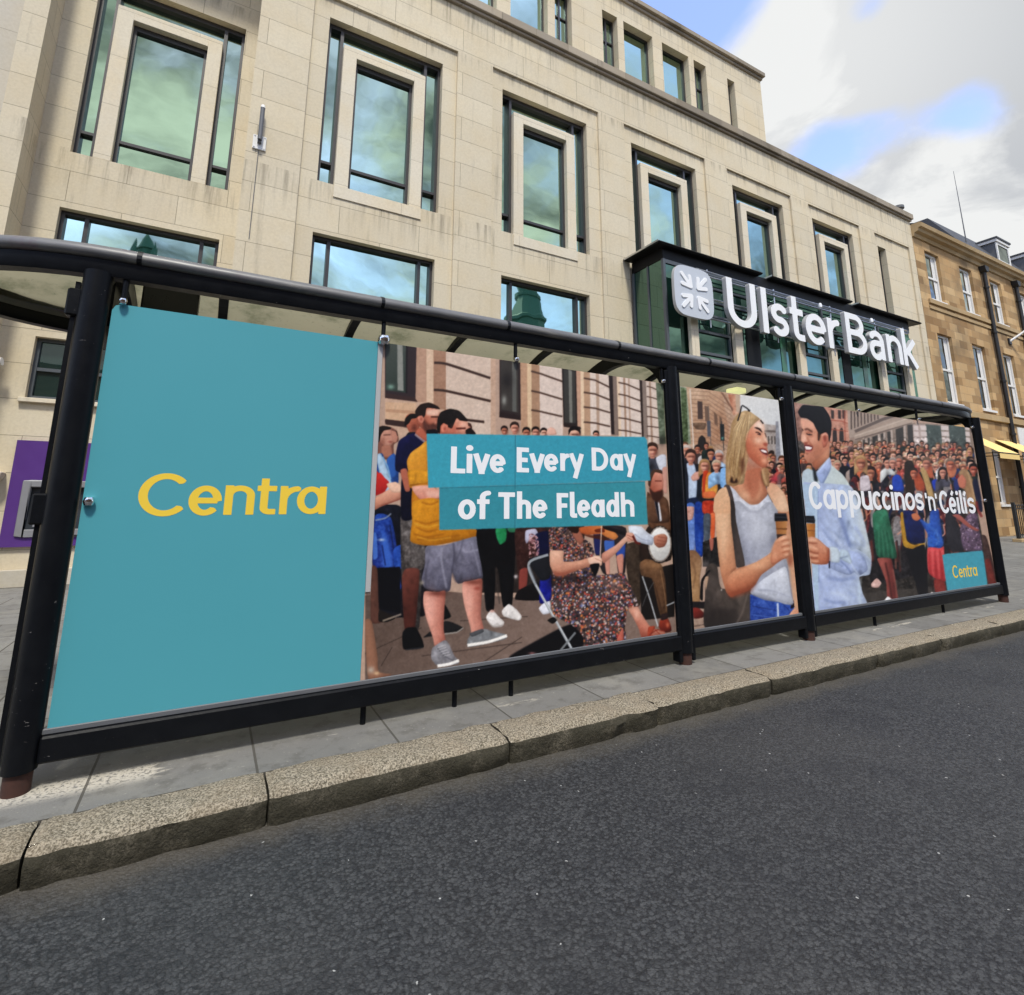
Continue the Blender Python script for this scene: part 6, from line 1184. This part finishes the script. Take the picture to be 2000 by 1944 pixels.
def cap_mat():
    m, T, b = M('weathered_gutter'); p = T.pos(); x, y, z = T.sep(p)
    n = T.noise(p, 5., 6., .65); n2 = T.noise(T.comb(T.math('MULTIPLY', x, .6), y, T.math('MULTIPLY', z, 4.)), 6., 6., .7)
    c = T.mix(n, (.08, .08, .085), (.17, .17, .17)); c = T.mix(T.ramp(n2, .52, .68, 0., .6), c, (.26, .25, .22)); 
    c = T.mix(T.math('MULTIPLY', T.ramp(T.noise(p, 3.5, 4., .6), .5, .62), T.ramp(x, -.9, .4, .65, 0.)), c, (.10, .028, .055))
    T.put(b.inputs['Base Color'], c); T.put(b.inputs['Roughness'], T.math('ADD', T.math('MULTIPLY', n2, .4), .22)); b.inputs['Specular IOR Level'].default_value = .55; T.put(b.inputs['Normal'], T.bump(n2, .3, .004)); return m
m_cap = cap_mat()
XA, XB, EA, HW = -.5, 8.45, .95, .66; YC = (YSH + YBK) / 2
def plan(t):
    """closed outline of the roof in plan, t in 0..1 from the left tip along the street side to the right tip and back"""
    L1 = XB - XA; q = math.pi / 2 * .8; tot = 2 * (L1 + 2 * q); s = t * tot
    segs = [('e', XA, 180, 270, q), ('l', XA, XB, -1, L1), ('e', XB, 270, 360, q), ('e', XB, 0, 90, q), ('l', XB, XA, 1, L1), ('e', XA, 90, 180, q)]
    for k, a, b, c, d in segs:
        if s <= d + 1e-9:
            f = s / d
            if k == 'e': w = R_(b + (c - b) * f); return a + EA * math.cos(w), YC + HW * math.sin(w)
            return a + (b - a) * f, YC + HW * c
        s -= d
    return XA - EA, YC
N = 240; path = [plan(i / N) for i in range(N)]
def sweep(prof, name, mat, smooth=True):
    mb = MB(); n = len(prof); V = []
    for i in range(N):
        p = Vector(path[i]); d = (Vector(path[(i + 1) % N]) - Vector(path[i - 1])).normalized(); nr = Vector((d.y, -d.x))
        for o, z in prof: q = p + nr * o; V.append((q.x, q.y, z))
    mb.v = V
    for i in range(N):
        for j in range(n):
            a, b = i * n + j, i * n + (j + 1) % n; c, e = ((i + 1) % N) * n + j, ((i + 1) % N) * n + (j + 1) % n
            mb.f.append((a, c, e, b)); mb.m.append(0)
    return mb.build(name, mat, sh, smooth=smooth)
sweep([(.015, 2.318), (.022, 2.335), (.022, 2.40), (-.03, 2.405), (-.055, 2.36), (-.05, 2.318)], 'edge_beam', m_post)
pr = [(.024, 2.404), (.040, 2.410), (.050, 2.425), (.050, 2.442), (.040, 2.460), (.020, 2.474), (-.01, 2.482), (-.06, 2.487), (-.06, 2.477), (-.02, 2.455), (-.02, 2.406)]
sweep(pr, 'gutter', m_cap)
mb = MB(); NX, NY = 90, 14
def vault(u, v):
    x = XA - EA + .02 + (XB - XA + 2 * EA - .04) * u
    e = 0 if XA <= x <= XB else ((XA - x) / EA if x < XA else (x - XB) / EA)
    hw = (HW - .035) * math.sqrt(max(1 - e * e, 0)); s = -1 + 2 * v
    return (x, YC + hw * s, 2.45 + .17 * (hw / HW) * (1 - s * s))
for i in range(NX + 1):
    for j in range(NY + 1): mb.v.append(vault(i / NX, j / NY))
for i in range(NX):
    for j in range(NY):
        a = i * (NY + 1) + j; mb.f.append((a, a + NY + 1, a + NY + 2, a + 1)); mb.m.append(0)
mb.build('roof_sheet', m_roof, sh, smooth=True)
def zv(y, off=0.): s = (y - YC) / HW; return 2.45 + .17 * (1 - s * s) - off
ys = np.linspace(YSH + .04, YBK - .04, 14)
for x in (-.05, .855, 1.75, 2.62, 4.10, 5.75, 6.62, 7.5, 8.3):
    mb = MB(); mb.prism([(y, zv(y, .004)) for y in ys] + [(y, zv(y, .05)) for y in ys[::-1]], 'x', x - .03, x + .03); mb.build('rib', m_post, sh)
for x in POSTS:
    up_ = [(y, zv(y, .004)) for y in ys]
    ar = [(YC + (HW - .09) * math.cos(a), 2.13 + (zv(YC) - .13 - 2.13) * math.sin(a)) for a in np.linspace(0, math.pi, 20)]
    mb = MB(); mb.prism(up_ + [(YBK - .02, 2.13)] + ar + [(YSH + .02, 2.13)], 'x', x - .03, x + .03); mb.build('arch_frame', m_post, sh)
    ft = MB(); ft.tube([(x, YSH + .004, .085), (x, YSH + .004, 2.335)], .062, 20); q = ft.build('post', m_post, sh, smooth=True)
    mb = MB(); mb.tube([(x, YSH + .004, -.02), (x, YSH + .004, .10)], .050, 18); mb.build('foot', m_rust, q, smooth=True)
    mb = MB(); mb.tube([(x, YBK, -.02), (x, YBK, 2.335)], .055, 16); mb.build('rear_post', m_post, sh, smooth=True)
    if x > 0 and x < 8:
        mb = MB(); mb.box(x - .085, x - .05, YSH - .03, YSH + .05, .02, 2.3); mb.box(x + .05, x + .085, YSH - .03, YSH + .05, .02, 2.3); mb.build('post_flange', m_post, q, bevel=.006)
for a, b in zip(POSTS, POSTS[1:]):
    mb = MB(); mb.box(a + .06, b - .06, YSH - .035, YSH + .045, .105, .212); mb.build('bottom_rail', m_post, sh, bevel=.008)
    mb = MB(); mb.box(a + .06, b - .06, YSH - .012, YSH + .03, .2125, .236); mb.build('glazing_bead', m_lead, sh, bevel=.003)
for x in (.86, 1.41, 1.80, 6.0, 7.4):
    MB().tube([(x, YSH + .03, -.01), (x, YSH + .03, .108)], .016, 8).build('rail_foot', m_post, sh)
# hangers with clamps
for x, big in ((.855, 1), (1.81, 0), (-.485, 0), (3.215, 0), (4.76, 0), (6.08, 0), (7.35, 0), (8.72, 0)):
    z = 2.20; r = .020 if not big else .040
    mb = MB(); mb.tube([(x, YSH - .005, z), (x, YSH - .005, 2.33)], .014, 8); hg = mb.build('hanger', m_post, sh)
    mb = MB(); mb.lathe([(0, -r), (r * .7, -r * .8), (r, 0), (r * .9, r * .5), (0, r * .55)], (x, YSH - .025, z), 14); mb.build('clamp', m_chrome, hg, smooth=True)
for x, z in ((-.50, 1.205), (8.745, 1.25)):
    mb = MB(); mb.lathe([(0, -.022), (.018, -.018), (.024, 0), (.018, .018), (0, .022)], (x, YSH - .02, z), 14); mb.build('clamp', m_chrome, sh, smooth=True)
MB().box(.826, .856, YSH - .014, YSH + .02, .70, 2.165).build('joint_strip', m_letterside, sh, bevel=.003)
# end screen behind the left post
mb = MB(); mb.box(-.692, -.672, YSH + .02, YSH + .05, .1, 2.28); mb.build('end_screen_edge', m_post, sh)
for z in (1.17, 2.17):
    mb = MB(); mb.box(-.715, -.63, YSH, YSH + .07, z - .07, z + .07); mb.build('bracket', m_post, sh, bevel=.008)
mb = MB(); mb.box(-.66, -.62, YSH + .08, YBK - .06, 2.12, 2.2); mb.box(-.63, -.61, YSH + .5, YSH + .8, 2.2, 2.5); mb.build('end_beam', m_post, sh)
mb = MB(); mb.box(-.50, -.19, 3.86, 4.0, 2.20, 2.56); mb.build('display_box', m_black, sh, bevel=.01)
m_glowpatch, T_, b_ = M('glowing_patch'); b_.inputs['Base Color'].default_value = (.8, .8, .35, 1); b_.inputs['Emission Color'].default_value = (.95, .95, .45, 1); b_.inputs['Emission Strength'].default_value = .7  # glowing yellow box added for a small bright patch under the roof
mb = MB(); mb.box(4.84, 4.99, 3.72, 3.87, 2.375, 2.43); mb.build('lamp', m_glowpatch, sh, bevel=.01)
for x in (-.45, .82, 1.72, 2.72, 3.75, 4.95, 5.9, 6.9, 7.9):
    mb = MB(); nn = 9
    q = [(YSH - o if False else (YC - HW) - o, z) for o, z in [(.026, 2.402), (.043, 2.409), (.0535, 2.425), (.0535, 2.443), (.043, 2.462), (.021, 2.477), (-.01, 2.4855)]]
    for (ya, za), (yb, zb) in zip(q, q[1:]): mb.face([(x, ya, za), (x + .022, ya, za), (x + .022, yb, zb), (x, yb, zb)])
    mb.build('gutter_joint', m_black, sh)

# ---------------------------------------------------------------- printed posters: flat drawing carried by a fine flat sheet
def art_mat():
    m, T, b = M('printed_vinyl'); a = T.add('ShaderNodeAttribute'); a.attribute_name = 'print'
    T.l.new(a.outputs['Color'], b.inputs['Base Color']); b.inputs['Roughness'].default_value = .38; b.inputs['Specular IOR Level'].default_value = .35; return m
m_print = art_mat(); m_teal = plain('teal_vinyl', (.074, .325, .385), .38, var=.035, sc=.9, spec=.35); m_yellow = plain('yellow_vinyl', (.83, .58, .06), .4, var=.02, spec=.3); m_wv = plain('white_vinyl', (.84, .85, .87), .4, var=.015, spec=.3)
paint()
ZP0, ZP1 = .232, 2.188
def image_coords(x, z):
    """panel metres -> image pixels in the drawing window (camera projection of the panel plane)"""
    w = 0.46977554 * x + 0.19266609 * z + 2.52253377  # constants are the camera projection of the panel plane to image pixels
    return (1049.251044 * x + 60.648617 * z + -870.968397) / w, (163.396624 * x + -995.071989 * z + 2136.310037) / w
def poster(name, x0, x1, label, y=YSH - .004):
    root = thing(name, ((x0 + x1) / 2, y, ZP0), label, 'poster', 'advert panels on the bus shelter')
    u0, _ = image_coords(np.array([x0]), np.array([1.2])); u1, _ = image_coords(np.array([x1]), np.array([1.2]))
    nx = int((u1[0] - u0[0]) / 1.05); us = np.linspace(u0[0], u1[0], nx + 1)
    xs = np.interp(us, image_coords(np.linspace(x0, x1, 400), np.full(400, 1.2))[0], np.linspace(x0, x1, 400)); nz = 480 if x0 < 2 else 400; zs = np.linspace(ZP0, ZP1, nz + 1)
    Xg, Zg = np.meshgrid(xs, zs); U, V = image_coords(Xg, Zg)
    U = np.clip(U, 0, AW - 1.001); V = np.clip(V, 0, AH - 1.001); iu, iv = U.astype(int), V.astype(int); fu, fv = (U - iu)[..., None], (V - iv)[..., None]
    c = (SH[iv, iu] * (1 - fu) + SH[iv, iu + 1] * fu) * (1 - fv) + (SH[iv + 1, iu] * (1 - fu) + SH[iv + 1, iu + 1] * fu) * fv
    c = np.clip(c, 0, 1); lin = np.where(c <= .04045, c / 12.92, ((c + .055) / 1.055) ** 2.4); lin = np.clip(lin, 0, 1) ** 1.14 * PRINT_GAIN
    me = bpy.data.meshes.new('print'); nv = Xg.size; o0 = org(root)
    me.vertices.add(nv); me.vertices.foreach_set('co', np.stack([Xg - o0.x, np.full_like(Xg, y - o0.y), Zg - o0.z], -1).astype(np.float32).ravel())
    W_ = nx + 1; a = (np.arange(nz)[:, None] * W_ + np.arange(nx)[None]).ravel(); q = np.stack([a, a + 1, a + 1 + W_, a + W_], 1)
    me.loops.add(q.size); me.loops.foreach_set('vertex_index', q.astype(np.int32).ravel()); me.polygons.add(len(q)); me.polygons.foreach_set('loop_start', np.arange(0, q.size, 4, dtype=np.int32))
    at = me.color_attributes.new('print', 'FLOAT_COLOR', 'POINT'); at.data.foreach_set('color', np.concatenate([lin, np.ones(lin.shape[:2] + (1,))], -1).astype(np.float32).ravel())
    me.materials.append(m_print); me.update(); me.validate(); link(bpy.data.objects.new('print', me), root)
    mb = MB(); mb.box(x0, x1, y + .001, y + .012, ZP0, ZP1); mb.build('backing_board', m_lead, root)
    return root
PRINT_GAIN = 1.04
p1 = thing('poster', (.15, YSH - .004, ZP0), 'plain teal panel with the yellow word Centra at the left end of the shelter', 'poster', 'advert panels on the bus shelter')
mb = MB(); mb.prism([(-.527, ZP0), (.825, ZP0), (.825, ZP1), (-.49, ZP1), (-.515, ZP1 - .01), (-.527, ZP1 - .035)], 'y', YSH - .004, YSH + .008); mb.build('print', m_teal, p1)
def lay(items, cap, xh, t, mat, root, name, y=YSH - .0047):
    for l in word(items, cap, xh, t): flat_letters('letter', l, y, 0, mat, root)
lay([('C', -.312, -.095, 1.133), ('e', -.097, .053, 1.135), ('n', .065, .208, 1.138), ('t', .218, .315, 1.139), ('r', .333, .430, 1.139), ('a', .421, .578, 1.139)], .212, .152, .039, m_yellow, p1, 'lettering')
p2 = poster('poster', .826, 3.232, 'crowd poster with a fiddle player reading Live Every Day of The Fleadh')
LT = [('L', 1.334, 1.437, 1.39), ('i', 1.445, 1.487, 1.393), ('v', 1.492, 1.618, 1.397), ('e', 1.614, 1.736, 1.400), ('E', 1.822, 1.920, 1.410), ('v', 1.923, 2.051, 1.417), ('e', 2.044, 2.166, 1.422), ('r', 2.182, 2.254, 1.430), ('y', 2.259, 2.393, 1.433), ('D', 2.465, 2.621, 1.441), ('a', 2.637, 2.765, 1.449), ('y', 2.771, 2.901, 1.454)]
lay(LT, .171, .126, .041, m_wv, p2, 'lettering')
LT = [('o', 1.391, 1.517, 1.098), ('f', 1.525, 1.621, 1.099), ('T', 1.681, 1.809, 1.099), ('h', 1.824, 1.936, 1.098), ('e', 1.947, 2.069, 1.099), ('F', 2.147, 2.247, 1.099), ('l', 2.260, 2.322, 1.1), ('e', 2.322, 2.441, 1.1), ('a', 2.449, 2.574, 1.102), ('d', 2.589, 2.712, 1.103), ('h', 2.730, 2.860, 1.103)]
lay(LT, .174, .127, .041, m_wv, p2, 'lettering')
p3 = poster('poster', 3.41, 4.742, 'poster of a smiling blonde woman in grey vest holding a coffee cup')
p4 = poster('poster', 4.955, 8.74, 'poster of a man in pale blue shirt reading Cappuccinos n Ceilis')
LT = [('C', 5.070, 5.290, 1.149), ('a', 5.297, 5.502, 1.148), ('p', 5.517, 5.725, 1.147), ('p', 5.740, 5.951, 1.144), ('u', 5.967, 6.162, 1.141), ('c', 6.170, 6.353, 1.139), ('c', 6.355, 6.532, 1.138), ('i', 6.540, 6.604, 1.137), ('n', 6.618, 6.815, 1.136), ('o', 6.824, 7.038, 1.134), ('s', 7.047, 7.232, 1.131)]
lay(LT, .267, .196, .056, m_wv, p4, 'lettering')
lay([("'", 7.276, 7.320, 1.130 - .0), ('n', 7.337, 7.491, 1.126), ("'", 7.508, 7.552, 1.126)], .20, .165, .042, m_wv, p4, 'lettering')
LT = [('C', 7.597, 7.830, 1.095), ('é', 7.822, 8.007, 1.092), ('i', 8.025, 8.088, 1.09), ('l', 8.118, 8.190, 1.09), ('í', 8.200, 8.268, 1.09), ('s', 8.300, 8.495, 1.089)]
lay(LT, .267, .196, .056, m_wv, p4, 'lettering')
LT = [('C', 7.661, 7.798, .357), ('e', 7.808, 7.907, .355), ('n', 7.919, 8.004, .354), ('t', 8.008, 8.085, .353), ('r', 8.095, 8.152, .353), ('a', 8.158, 8.270, .352)]
lay(LT, .143, .102, .024, m_yellow, p4, 'lettering')
